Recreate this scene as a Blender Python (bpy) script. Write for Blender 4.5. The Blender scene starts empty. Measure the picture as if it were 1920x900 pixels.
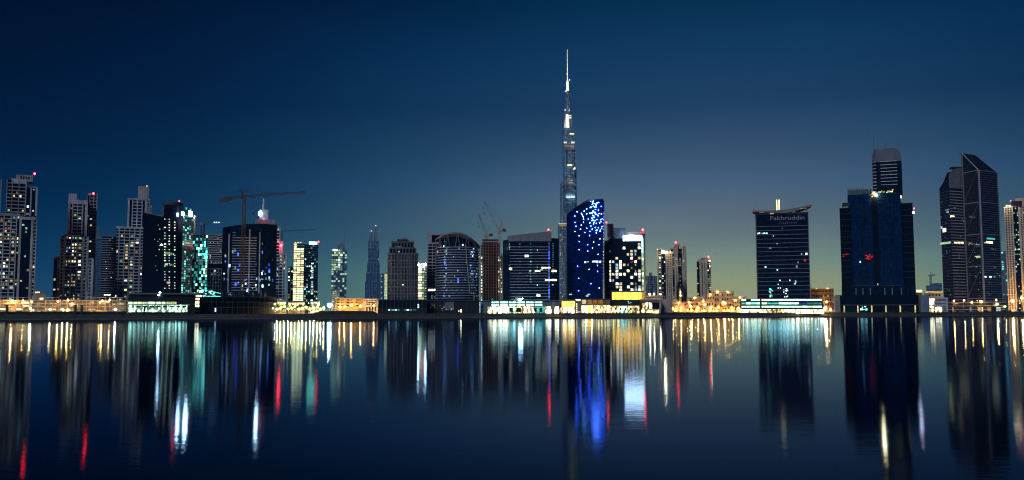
import bpy, bmesh, math, random
from mathutils import Vector, Matrix
random.seed(7)
SC = bpy.context.scene
COL = SC.collection

# ------------------------------------------------------------------ camera
F_PX, W_PX, H_PX = 1700.0, 1920.0, 900.0
CAM = Vector((0, 0, 5.0))
PITCH = math.atan(136.0 / F_PX)
ROLL = 4.0 / 1920.0
_r0 = Vector((1, 0, 0)); _f = Vector((0, math.cos(PITCH), math.sin(PITCH)))
_u0 = _r0.cross(_f)
_r = (_r0 * math.cos(ROLL) - _u0 * math.sin(ROLL)).normalized()
_u = _r.cross(_f)
cam_data = bpy.data.cameras.new('camera')
cam_data.sensor_width = 36.0
cam_data.lens = 36.0 * F_PX / W_PX
cam_data.clip_start = 0.5
cam_data.clip_end = 30000
cam = bpy.data.objects.new('camera', cam_data)
m = Matrix.Identity(4)
for i in range(3):
    m[i][0], m[i][1], m[i][2], m[i][3] = _r[i], _u[i], -_f[i], CAM[i]
cam.matrix_world = m
COL.objects.link(cam)
SC.camera = cam

# ------------------------------------------------------------------ sky
world = bpy.data.worlds.new('World')
SC.world = world
world.use_nodes = True
# sine of elevation times two -> colour: the clear night, and the town's light with the last dusk
NIGHT = [(0, (.016, .064, .185)), (.054, (.011, .053, .165)), (.10, (.004, .037, .125)), (.218, (0, .016, .060)), (.332, (0, .0066, .024)), (.652, (0, .0002, .0015)), (1, (0, .0001, .001))]
GLOW = [(0, (0.46, 0.43, 0.1)), (0.066, (0.39, 0.41, 0.11)), (0.1, (0.3, 0.37, 0.185)), (0.16, (0.2, 0.255, 0.2)), (0.218, (0.148, 0.205, 0.215)), (0.276, (0.095, 0.165, 0.25)), (0.332, (0.06, 0.125, 0.2)), (0.44, (0.0205, 0.065, 0.148)), (0.55, (0.0085, 0.05, 0.13)), (0.652, (0.0018, 0.031, 0.088)), (1, (0.0005, 0.0065, 0.02))]
def build_world():
    nt = world.node_tree; N = nt.nodes; L = nt.links
    N.clear()
    out = N.new('ShaderNodeOutputWorld'); bg = N.new('ShaderNodeBackground')
    tc = N.new('ShaderNodeTexCoord'); sep = N.new('ShaderNodeSeparateXYZ')
    L.new(tc.outputs['Generated'], sep.inputs[0])
    def ramp(stops):
        r = N.new('ShaderNodeValToRGB'); r.color_ramp.interpolation = 'LINEAR'
        e = r.color_ramp.elements
        while len(e) < len(stops): e.new(0.5)
        for k, (p, c) in enumerate(stops):
            e[k].position = p; e[k].color = (*c, 1)
        return r
    # elevation (sine) over 0..0.5
    el = N.new('ShaderNodeMath'); el.operation = 'MULTIPLY'; el.inputs[1].default_value = 2.0; el.use_clamp = True
    L.new(sep.outputs['Z'], el.inputs[0])
    night = ramp(NIGHT)
    L.new(el.outputs[0], night.inputs[0])
    glow = ramp(GLOW)
    L.new(el.outputs[0], glow.inputs[0])
    # azimuth lobe of the town's light and the last dusk, widest near the horizon
    az = N.new('ShaderNodeVectorMath'); az.operation = 'MULTIPLY'; az.inputs[1].default_value = (1, 1, 0)
    L.new(tc.outputs['Generated'], az.inputs[0])
    nz = N.new('ShaderNodeVectorMath'); nz.operation = 'NORMALIZE'; L.new(az.outputs[0], nz.inputs[0])
    dt = N.new('ShaderNodeVectorMath'); dt.operation = 'DOT_PRODUCT'
    a0 = math.radians(12.0); dt.inputs[1].default_value = (math.sin(a0), math.cos(a0), 0)
    L.new(nz.outputs[0], dt.inputs[0])
    m1 = N.new('ShaderNodeMath'); m1.operation = 'SUBTRACT'; m1.inputs[1].default_value = 1.0; L.new(dt.outputs['Value'], m1.inputs[0])
    cmb = N.new('ShaderNodeCombineXYZ')                     # the warm part of the glow is narrower than the blue part
    for ch, k in enumerate((20.0, 12.0, 8.5)):
        m2 = N.new('ShaderNodeMath'); m2.operation = 'MULTIPLY'; m2.inputs[1].default_value = k; L.new(m1.outputs[0], m2.inputs[0])
        m3 = N.new('ShaderNodeMath'); m3.operation = 'EXPONENT'; L.new(m2.outputs[0], m3.inputs[0]); L.new(m3.outputs[0], cmb.inputs[ch])
    mul = N.new('ShaderNodeVectorMath'); mul.operation = 'MULTIPLY'; L.new(glow.outputs[0], mul.inputs[0]); L.new(cmb.outputs[0], mul.inputs[1])
    # faint unevenness of the dusty air over the town
    ns = N.new('ShaderNodeTexNoise'); ns.inputs['Scale'].default_value = 3.2; ns.inputs['Detail'].default_value = 4
    st = N.new('ShaderNodeVectorMath'); st.operation = 'MULTIPLY'; st.inputs[1].default_value = (1, 1, 3.5); L.new(tc.outputs['Generated'], st.inputs[0]); L.new(st.outputs[0], ns.inputs['Vector'])
    nr = N.new('ShaderNodeMapRange'); nr.inputs[1].default_value = .3; nr.inputs[2].default_value = .7; nr.inputs[3].default_value = .90; nr.inputs[4].default_value = 1.06; L.new(ns.outputs[0], nr.inputs[0])
    mu2 = N.new('ShaderNodeVectorMath'); mu2.operation = 'SCALE'; L.new(mul.outputs[0], mu2.inputs[0]); L.new(nr.outputs[0], mu2.inputs['Scale']); mul = mu2
    add = N.new('ShaderNodeVectorMath'); add.operation = 'ADD'; L.new(night.outputs[0], add.inputs[0]); L.new(mul.outputs[0], add.inputs[1])
    # a trace of the physical twilight sky, sun well below the horizon
    sky = N.new('ShaderNodeTexSky'); sky.sky_type = 'NISHITA'; sky.sun_disc = False
    sky.sun_elevation = math.radians(-8); sky.sun_rotation = math.radians(11)
    sk = N.new('ShaderNodeVectorMath'); sk.operation = 'SCALE'; sk.inputs['Scale'].default_value = 0.05
    L.new(sky.outputs[0], sk.inputs[0])
    ad2 = N.new('ShaderNodeVectorMath'); ad2.operation = 'ADD'; L.new(add.outputs[0], ad2.inputs[0]); L.new(sk.outputs[0], ad2.inputs[1])
    L.new(ad2.outputs[0], bg.inputs['Color']); bg.inputs['Strength'].default_value = 1.0
    L.new(bg.outputs[0], out.inputs[0])
build_world()

# one weak, very soft sun: fill added from behind the camera, standing in for town light
sun = bpy.data.lights.new('sun', 'SUN'); sun.energy = 1.2; sun.angle = math.radians(12); sun.color = (0.78, 0.87, 1.0)
sun_o = bpy.data.objects.new('sun', sun); COL.objects.link(sun_o)
sun_o.rotation_euler = Vector((0.40, 0.74, -0.54)).to_track_quat("-Z", "Y").to_euler()

SC.view_settings.view_transform = 'Standard'
try: SC.view_settings.look = 'None'
except Exception: pass
SC.view_settings.exposure = 0.0
SC.view_settings.gamma = 1.0
SC.view_settings.use_curve_mapping = False
cy = SC.cycles
cy.use_denoising = True; cy.filter_width = 1.1
cy.max_bounces = 6; cy.diffuse_bounces = 2; cy.glossy_bounces = 3; cy.transmission_bounces = 2; cy.volume_bounces = 0
cy.sample_clamp_indirect = 20.0
cy.caustics_reflective = False; cy.caustics_refractive = False
SC.render.film_transparent = False

# ------------------------------------------------------------------ pixels of the photograph -> places on the ground
def ray(px, py):
    return _f + _r * ((px - 960.0) / F_PX) + _u * ((450.0 - py) / F_PX)
def rr(px, py=586.0):
    d = ray(px, py); return d.x / d.y
def at(px, py, Y):
    d = ray(px, py); return CAM + d * (Y / d.y)
def zz(px, py, Y): return at(px, py, Y).z
SH_A, SH_B = Vector((-400, 708)), Vector((600, 1062))          # far shoreline
def shore(px):
    r = rr(px); k = (SH_B.y - SH_A.y) / (SH_B.x - SH_A.x)
    return (SH_A.y - k * SH_A.x) / (1 - k * r)
G = 4.2                                                         # level of the town's ground

# ------------------------------------------------------------------ materials
MATS = {}
def nodes(name):
    m = bpy.data.materials.new(name); m.use_nodes = True
    nt = m.node_tree; b = nt.nodes['Principled BSDF']
    MATS[name] = m
    return m, nt, nt.nodes, nt.links, b
def solid(name, col, rough=0.7, var=0.25, scale=0.15, metal=0.0, spec=0.4):
    m, nt, N, L, b = nodes(name)
    g = N.new('ShaderNodeNewGeometry')
    no = N.new('ShaderNodeTexNoise'); no.inputs['Scale'].default_value = scale; no.inputs['Detail'].default_value = 6
    mp = N.new('ShaderNodeMapping'); mp.inputs['Scale'].default_value = (1, 1, 0.35)
    L.new(g.outputs['Position'], mp.inputs[0]); L.new(mp.outputs[0], no.inputs['Vector'])
    r = N.new('ShaderNodeMapRange'); r.inputs[1].default_value = .3; r.inputs[2].default_value = .7
    r.inputs[3].default_value = 1 - var; r.inputs[4].default_value = 1 + var
    L.new(no.outputs[0], r.inputs[0])
    s = N.new('ShaderNodeVectorMath'); s.operation = 'SCALE'; s.inputs[0].default_value = col; L.new(r.outputs[0], s.inputs['Scale'])
    L.new(s.outputs[0], b.inputs['Base Color'])
    b.inputs['Roughness'].default_value = rough; b.inputs['Metallic'].default_value = metal
    b.inputs['Specular IOR Level'].default_value = spec
    return m
def glass(name, col, pw=1.6, ph=3.6, rough=0.12, mull=(.01, .012, .016), var=0.5, spec=0.5):
    """curtain wall glass: panels of pw x ph metres with slightly uneven tone and tilt"""
    m, nt, N, L, b = nodes(name)
    uv = N.new('ShaderNodeUVMap')
    br = N.new('ShaderNodeTexBrick'); br.offset = 0.0; br.inputs['Scale'].default_value = 1.0
    br.inputs['Brick Width'].default_value = pw; br.inputs['Row Height'].default_value = ph
    br.inputs['Mortar Size'].default_value = 0.07; br.inputs['Mortar Smooth'].default_value = 0
    br.inputs['Color1'].default_value = (*[c * (1 - var) for c in col], 1); br.inputs['Color2'].default_value = (*[c * (1 + var) for c in col], 1)
    br.inputs['Mortar'].default_value = (*mull, 1); br.inputs['Bias'].default_value = 0
    L.new(uv.outputs[0], br.inputs['Vector']); L.new(br.outputs['Color'], b.inputs['Base Color'])
    no = N.new('ShaderNodeTexNoise'); no.inputs['Scale'].default_value = .09; L.new(uv.outputs[0], no.inputs['Vector'])
    bp = N.new('ShaderNodeBump'); bp.inputs['Strength'].default_value = .25; bp.inputs['Distance'].default_value = .25
    L.new(no.outputs[0], bp.inputs['Height']); L.new(bp.outputs[0], b.inputs['Normal'])
    b.inputs['Roughness'].default_value = rough; b.inputs['Specular IOR Level'].default_value = spec
    return m
def emit(name, col, strength, vary=0.0, scale=0.5, sample='AUTO'):
    """a lit room behind glass, or a lamp; vary gives the uneven look of a furnished room"""
    m, nt, N, L, b = nodes(name)
    b.inputs['Base Color'].default_value = (*[min(c, .8) * .1 for c in col], 1)
    b.inputs['Roughness'].default_value = .3
    b.inputs['Emission Color'].default_value = (*col, 1); b.inputs['Emission Strength'].default_value = strength
    if vary:
        g = N.new('ShaderNodeNewGeometry'); no = N.new('ShaderNodeTexNoise'); no.inputs['Scale'].default_value = scale
        no.inputs['Detail'].default_value = 3; L.new(g.outputs['Position'], no.inputs['Vector'])
        r = N.new('ShaderNodeMapRange'); r.inputs[1].default_value = .35; r.inputs[2].default_value = .65
        if vary < .7:
            r.inputs[3].default_value = strength * (1 - vary); r.inputs[4].default_value = strength * (1 + vary)
            L.new(no.outputs[0], r.inputs[0]); L.new(r.outputs[0], b.inputs['Emission Strength'])
        else:   # shop interiors: strong contrast, things standing upright inside
            mp = N.new('ShaderNodeMapping'); mp.inputs['Scale'].default_value = (1, 1, .45); L.new(g.outputs['Position'], mp.inputs[0]); L.new(mp.outputs[0], no.inputs['Vector'])
            L.new(no.outputs[0], r.inputs[0]); pw = N.new('ShaderNodeMath'); pw.operation = 'POWER'; pw.inputs[1].default_value = 2.4; L.new(r.outputs[0], pw.inputs[0])
            ma = N.new('ShaderNodeMath'); ma.operation = 'MULTIPLY_ADD'; ma.inputs[1].default_value = strength * 2.2; ma.inputs[2].default_value = strength * .05; L.new(pw.outputs[0], ma.inputs[0]); L.new(ma.outputs[0], b.inputs['Emission Strength'])
    m.cycles.emission_sampling = sample
    return m

solid('pale', (.50, .56, .66)); solid('beige', (.66, .55, .42)); solid('grey', (.38, .38, .42)); solid('midgrey', (.20, .21, .25))
solid('darkgrey', (.06, .064, .075)); solid('black', (.018, .02, .026), rough=.6); solid('brown', (.30, .17, .11), var=.4)
solid('mauve', (.38, .36, .42)); solid('slate_panel', (.22, .21, .26)); solid('grid_stone', (.115, .115, .145)); solid('dome_panel', (.13, .14, .21)); solid('steel', (.30, .30, .32), rough=.4, metal=.6); solid('white', (.75, .75, .74), rough=.5, var=.1)
solid('orange_paint', (.11, .06, .035), rough=.6); solid('sand', (.62, .47, .28)); solid('pinkish', (.52, .38, .34))
solid('ochre', (.60, .36, .14)); solid('bluegrey', (.16, .24, .36)); solid('tealgrey', (.12, .20, .24)); solid('silver', (.42, .43, .46), rough=.35, metal=.5)
solid('earth', (.035, .032, .03), rough=.95, var=.5, scale=.3); solid('stone', (.060, .058, .060), rough=.95, var=.6, scale=.5)
solid('quay_concrete', (.13, .125, .13), rough=.9, var=.3); solid('asphalt', (.045, .045, .05), rough=.95)
solid('leaf', (.055, .09, .03), rough=.7, var=.4, scale=1.2); solid('bark', (.09, .06, .04), rough=.9)
solid('tyre', (.015, .015, .016), rough=.9); solid('car_dark', (.02, .022, .03), rough=.3); solid('car_white', (.55, .55, .56), rough=.3); solid('car_red', (.22, .02, .02), rough=.3)
solid('cloth', (.02, .02, .028), rough=.9); solid('skin', (.32, .2, .14), rough=.6)
solid('letter', (.30, .31, .48), rough=.5, var=.05)
glass('navy_glass', (.004, .011, .030)); glass('blue_glass', (.004, .024, .085)); glass('black_glass', (.004, .005, .010))
glass('deep_blue_glass', (.003, .012, .13), pw=2.4); glass('slate_glass', (.022, .030, .048)); glass('haze_glass', (.085, .19, .36), pw=3, var=.35)  # the hazy glass has distance haze put into its colour
glass('far_haze_glass', (.15, .31, .52), pw=3, var=.5); glass('teal_glass', (.008, .06, .08)); glass('violet_glass', (.030, .030, .052), pw=2.2, var=.3)  # tallest tower's glass lightened and blued to carry the haze of distance
WARM = (1, .56, .18); CREAM = (1, .80, .38); COOL = (.50, .84, 1); TEAL = (.12, .85, .72); MINT = (.62, 1, .55); WHT = (1, .92, .72)
for nm, c in (('warm', WARM), ('cream', CREAM), ('cool', COOL), ('teal', TEAL), ('mint', MINT), ('wht', WHT), ('orange', (1, .42, .06)), ('blue', (.06, .12, 1))):
    for k, s in enumerate((.25, .75, 2.6)):
        emit(f'{nm}{k}', c, s, vary=.5, scale=.7, sample='NONE' if k < 2 else 'AUTO')
emit('shop', (1, .70, .26), 5.0, vary=.8, scale=.55); emit('shop_cool', (.55, 1, .66), 4.0, vary=.8, scale=.55); emit('shop_white', (1, .80, .40), 9.0, vary=.75, scale=.4)
emit('shop_gold', (1, .44, .04), 5.0, vary=.35, scale=.5); emit('teal_hall', (.08, .85, .66), 5.0, vary=.8, scale=.3); emit('strip_cool', (.42, 1, .82), 4.5, vary=.5, scale=.3)
emit('sign_white', (.80, .93, 1), 22.0); emit('sign_mint', (.30, 1, .65), 11); emit('bulb_warm', (1, .48, .10), 1200); emit('bulb_cream', (1, .66, .20), 1000)
emit('bulb_white', (.92, 1, .80), 600); emit('bulb_red', (1, .008, .015), 130); emit('bulb_blue', (.03, .08, 1), 120); emit('bulb_cool', (.20, .48, 1), 36)
emit('flood_white', (.62, .90, 1), 130); emit('flood_warm', (1, .76, .36), 300); emit('glow_metal', (1, .94, .74), 1.5, vary=.3, scale=.05); emit('red_sign', (1, .02, .03), .6, vary=.6, scale=1.5); emit('red_dim', (1, .10, .08), .22)  # the spire metal glows by itself in place of floodlights
emit('beacon', (.6, .9, 1), 90)

# ------------------------------------------------------------------ objects
def put(name, data, parent=None):
    o = bpy.data.objects.new(name, data); COL.objects.link(o)
    if parent is not None: o.parent = parent
    return o
def tag(o, label=None, cat=None, group=None, kind=None):
    if label: o['label'] = label
    if cat: o['category'] = cat
    if group: o['group'] = group
    if kind: o['kind'] = kind
    return o
def thing(name, label, cat, loc, group=None):
    o = put(name, None); o.location = Vector(loc); o.empty_display_size = 2
    return tag(o, label, cat, group)
def mesh_obj(name, V, Fc, mat, parent=None, uv=None, smooth=False):
    off = parent.location if parent is not None else Vector((0, 0, 0))
    if parent is not None and parent.parent is not None: off = off + parent.parent.location
    me = bpy.data.meshes.new(name)
    me.from_pydata([tuple(Vector(v) - off) for v in V], [], Fc)
    me.materials.append(MATS[mat])
    if uv is not None:
        l = me.uv_layers.new(name='UVMap')
        k = 0
        for f in uv:
            for c in f:
                l.data[k].uv = c; k += 1
    if smooth: me.polygons.foreach_set('use_smooth', [True] * len(me.polygons))
    me.update()
    return put(name, me, parent)
_UNIT = {}
def unit(mat, shape='box'):
    k = (mat, shape)
    if k in _UNIT: return _UNIT[k]
    bm = bmesh.new()
    if shape == 'box': bmesh.ops.create_cube(bm, size=1)
    elif shape == 'ball': bmesh.ops.create_icosphere(bm, subdivisions=2, radius=.5)
    elif shape == 'rod': bmesh.ops.create_cone(bm, cap_ends=True, segments=8, radius1=.5, radius2=.5, depth=1)
    elif shape == 'taper': bmesh.ops.create_cone(bm, cap_ends=True, segments=10, radius1=.5, radius2=.28, depth=1)
    me = bpy.data.meshes.new(f'{shape}_{mat}'); bm.to_mesh(me); bm.free()
    if shape != 'box': me.polygons.foreach_set('use_smooth', [True] * len(me.polygons))
    me.materials.append(MATS[mat]); _UNIT[k] = me
    return me
def place(name, parent, mat, loc, scale, rotz=0.0, shape='box', rot=None):
    o = put(name, unit(mat, shape), parent)
    off = Vector((0, 0, 0)); p = parent
    while p is not None: off = off + p.location; p = p.parent
    o.location = Vector(loc) - off; o.scale = scale
    if rot is not None: o.rotation_euler = rot
    else: o.rotation_euler = (0, 0, rotz)
    return o
class Wall:
    def __init__(s, A, B):
        s.body = None; s.A = Vector(A); s.B = Vector(B); s.len = (s.B - s.A).length
        s.d = (s.B - s.A).normalized(); s.n = Vector((s.d.y, -s.d.x)); s.rz = math.atan2(s.d.y, s.d.x)
    def pt(s, u, z, o=0.0):
        p = s.A + s.d * u + s.n * o
        return Vector((p.x, p.y, z))
    def u(s, px, py):
        """metres along the wall where the sight line of a pixel meets it"""
        r = rr(px, py)   # x = r*y
        return (r * s.A.y - s.A.x) / (s.d.x - r * s.d.y)
    def z(s, px, py):
        p = s.pt(s.u(px, py), 0); return zz(px, py, p.y)
def piece(name, th, w, s0, s1, z0, z1, o0, o1, mat):
    if w.body is not None: th = w.body                 # pieces of one block hang under that block
    return place(name, th, mat, w.pt((s0 + s1) / 2, (z0 + z1) / 2, (o0 + o1) / 2), (abs(s1 - s0), abs(o1 - o0), abs(z1 - z0)), w.rz)
def front(pl, pr, py, Y, turn=0.0):
    """wall square to the line of sight of its middle, turned by some degrees, between two pixel columns (measured at row py)"""
    rl, rm, rh = rr(pl, py), rr((pl + pr) / 2, py), rr(pr, py)
    c = Vector((rm * Y, Y)); t = -math.atan(rm) + math.radians(turn)
    d = Vector((math.cos(t), math.sin(t)))
    def hit(r):
        k = (r * c.y - c.x) / (d.x - r * d.y)
        return c + d * k
    return Wall(hit(rl), hit(rh))
def prism(name, th, foot, z0, z1, mat, tops=None, smooth=False):
    """closed prism over a footprint given left to right as seen, then back; tops = a height per corner"""
    n = len(foot); zt = tops or [z1] * n
    V = [(*p[:2], z0) for p in foot] + [(*p[:2], zt[i]) for i, p in enumerate(foot)]
    Fc, UV = [], []
    per = 0.0
    for i in range(n):
        j = (i + 1) % n
        L = math.hypot(foot[j][0] - foot[i][0], foot[j][1] - foot[i][1])
        Fc.append((i, j, n + j, n + i)); UV.append([(per, z0), (per + L, z0), (per + L, zt[j]), (per, zt[i])]); per += L
    Fc.append(tuple(n + i for i in range(n))); UV.append([(0.01, 0.5)] * n)
    Fc.append(tuple(n - 1 - i for i in range(n))); UV.append([(0.01, 0.5)] * n)
    return mesh_obj(name, V, Fc, mat, th, UV, smooth)
def foot(w, depth, o=0.0):
    A = w.A + w.n * o; B = w.B + w.n * o; b = -w.n * (depth + o)
    return [tuple(A), tuple(B), tuple(B + b), tuple(A + b)]
def block(name, th, w, z0, z1, depth, mat, o=0.0, s0=0.0, s1=None):
    s1 = w.len if s1 is None else s1
    ww = Wall(w.A + w.d * s0, w.A + w.d * s1)
    return prism(name, th, foot(ww, depth, o), z0, z1, mat)
def profile(name, th, w, pts, o0, o1, mat):
    """an outline in (metres along the wall, height) pushed through from o0 to o1"""
    n = len(pts)
    V = [w.pt(a, b, o1) for a, b in pts] + [w.pt(a, b, o0) for a, b in pts]
    Fc = [tuple(range(n))]; UV = [[(a, b) for a, b in pts]]
    for i in range(n):
        j = (i + 1) % n
        Fc.append((j, i, n + i, n + j)); l = math.dist(pts[i], pts[j]); UV.append([(0, pts[j][1]), (0, pts[i][1]), (o1 - o0, pts[i][1]), (o1 - o0, pts[j][1])])
    Fc.append(tuple(range(2 * n - 1, n - 1, -1))); UV.append([pts[i] for i in range(n - 1, -1, -1)])
    return mesh_obj(name, V, Fc, mat, th, UV)
def ribbon(name, th, line, z0, z1, o, mat, thick=.5):
    """a band that follows a curved front"""
    n = len(line); V, Fc = [], []
    nrm = []
    for i in range(n):
        a = Vector(line[max(i - 1, 0)]); b = Vector(line[min(i + 1, n - 1)]); d = (b - a).normalized(); nrm.append(Vector((d.y, -d.x)))
    for i, p in enumerate(line):
        for oo, zv in ((o, z0), (o, z1), (o - thick, z1), (o - thick, z0)):
            q = Vector(p) + nrm[i] * oo; V.append((q.x, q.y, zv))
    for i in range(n - 1):
        for k in range(4):
            l = (k + 1) % 4
            Fc.append((i * 4 + k, i * 4 + 4 + k, i * 4 + 4 + l, i * 4 + l))
    Fc.append((0, 1, 2, 3)); Fc.append(tuple(4 * (n - 1) + k for k in (3, 2, 1, 0)))
    bmf = mesh_obj(name, V, Fc, mat, th)
    return bmf
def tube_pts(V, Fc, a, b, r, seg=4):
    a = Vector(a); b = Vector(b); d = (b - a).normalized()
    x = d.orthogonal().normalized(); y = d.cross(x); k = len(V)
    for p in (a, b):
        for i in range(seg):
            t = 2 * math.pi * (i + .5) / seg
            V.append(p + (x * math.cos(t) + y * math.sin(t)) * r)
    for i in range(seg):
        j = (i + 1) % seg; Fc.append((k + i, k + j, k + seg + j, k + seg + i))
    Fc.append(tuple(k + seg - 1 - i for i in range(seg))); Fc.append(tuple(k + seg + i for i in range(seg)))
def bars(name, th, segs, mat, seg=4):
    V, Fc = [], []
    for a, b, r in segs: tube_pts(V, Fc, a, b, r, seg)
    return mesh_obj(name, V, Fc, mat, th)
def lattice(a, b, w, step, r, side=None):
    """segments of a square lattice boom between a and b"""
    a = Vector(a); b = Vector(b); d = (b - a); L = d.length; d.normalize()
    x = (side or (Vector((0, 0, 1)).cross(d) if abs(d.z) < .9 else Vector((1, 0, 0)))).normalized(); y = d.cross(x).normalized(); x = y.cross(d)
    S = []; c = [(-1, -1), (1, -1), (1, 1), (-1, 1)]
    off = [x * (i * w / 2) + y * (j * w / 2) for i, j in c]
    for o in off: S.append((a + o, b + o, r))
    n = max(2, int(L / step))
    for k in range(n):
        p = a + d * (L * k / n); q = a + d * (L * (k + 1) / n)
        for f in range(4):
            o1, o2 = off[f], off[(f + 1) % 4]
            S.append((p + o1, q + o2, r * .6) if (k + f) % 2 else (p + o2, q + o1, r * .6))
            S.append((p + o1, p + o2, r * .6))
    return S

MIX = {'warm': ['cream1', 'cream2', 'warm1', 'cream0', 'wht1', 'warm0', 'mint0', 'cool1', 'cool0', 'wht2', 'cream0', 'mint1'],
       'cool': ['cool1', 'cool2', 'cool0', 'teal1', 'wht1', 'cool0', 'mint1'],
       'mint': ['mint1', 'mint2', 'cream1', 'mint0', 'cool1'],
       'dim': ['cool0', 'cream0', 'mint0', 'cool0', 'cool1'],
       'teal': ['teal0', 'teal1', 'teal2', 'cool1', 'mint1']}
def lit_cells(th, w, s0, s1, z0, z1, nc, nf, p, mix='warm', out=.08, fw=.7, fh=.6, cap=280, cluster=True, name='lit_window', rnd=None):
    rnd = rnd or random
    cw = (s1 - s0) / nc; ch = (z1 - z0) / nf; k = 0
    heat = {}
    for j in range(nf):
        rowp = rnd.random() * 1.3
        for i in range(nc):
            q = p * (.5 + rowp) if cluster else p
            if rnd.random() < q and k < cap:
                a = s0 + cw * (i + .5 - fw / 2 * rnd.uniform(.6, 1)); b = s0 + cw * (i + .5 + fw / 2 * rnd.uniform(.6, 1))
                zb = z0 + ch * (j + .30); zt = zb + ch * fh * rnd.uniform(.6, 1)
                piece(name, th, w, a, b, zb, zt, out - .06, out, rnd.choice(MIX[mix])); k += 1
    return k
def facade(th, w, spec, z0, z1, fl=3.6, mat='pale', lit=.12, mix='warm', slab=1.0, proj=.8, s0=0.0, s1=None):
    """a tower front split into upright strips: P solid pier, B balconies, W punched windows, G bare glass"""
    s1 = w.len if s1 is None else s1
    tot = sum(x[1] for x in spec); s = s0; nf = max(1, round((z1 - z0) / fl)); h = (z1 - z0) / nf
    for t in spec:
        kind, wt = t[0], t[1]; p = t[2] if len(t) > 2 else lit
        a, b = s, s + (s1 - s0) * wt / tot; s = b
        if kind == 'P':
            piece('pier', th, w, a, b, z0, z1, -.3, proj, mat)
        elif kind == 'B':
            for k in range(nf): piece('balcony', th, w, a, b, z0 + k * h, z0 + k * h + slab, -.3, proj * .8, mat)
            lit_cells(th, w, a, b, z0, z1, max(1, round((b - a) / 3.2)), nf, p, mix)
        elif kind == 'W':
            n = max(1, round((b - a) / 3.0)); cw = (b - a) / n
            for k in range(nf): piece('floor_band', th, w, a, b, z0 + k * h, z0 + k * h + slab * 1.25, -.3, proj * .35, mat)
            for k in range(n + 1):
                c = a + k * cw; piece('pier', th, w, max(a, c - cw * .24), min(b, c + cw * .24), z0, z1, -.3, proj * .45, mat)
            lit_cells(th, w, a, b, z0, z1, n, nf, p, mix, fw=.5)
        elif kind == 'G':
            lit_cells(th, w, a, b, z0, z1, max(1, round((b - a) / 2.6)), nf, p, mix)
def bands(th, w, z0, z1, nf, hgt, o, mat, s0=0.0, s1=None, name='floor_band'):
    s1 = w.len if s1 is None else s1
    for k in range(nf):
        z = z0 + (z1 - z0) * k / nf
        piece(name, th, w, s0, s1, z, z + hgt, -.3, o, mat)
def roof_kit(th, w, z, rnd, depth):
    """plant, ducts and a rail on a flat roof"""
    for k in range(rnd.randint(2, 4)):
        a = rnd.uniform(1, max(1.5, w.len - 4)); L = min(rnd.uniform(1.5, 4.5), w.len - a - .5)
        if L > .8: place('roof_plant', th, rnd.choice(['grey', 'midgrey', 'mauve']), w.pt(a + L / 2, z + .9, -2.2 - rnd.random() * 1.5), (L, 2, rnd.uniform(1.4, 2.6)), w.rz)
    for k in range(rnd.randint(0, 2)):
        a = rnd.uniform(1, w.len - 1); place('roof_mast', th, 'steel', w.pt(a, z + 1.8, -3), (.22, .22, 4.2), shape='rod')
def red_light(th, p, r=1.5):
    p = Vector(p) + Vector((0, 3.0, 1.2)); place('light_mast', th, 'steel', p + Vector((0, .3, -2.2)), (.3, .3, 4.4), shape='rod')
    return place('obstruction_light', th, 'bulb_red', p, (r, r, r), shape='ball')
def base(w, depth=0.0):
    p = (w.A + w.B) / 2 - w.n * depth / 2
    return (p.x, p.y, G)
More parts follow.
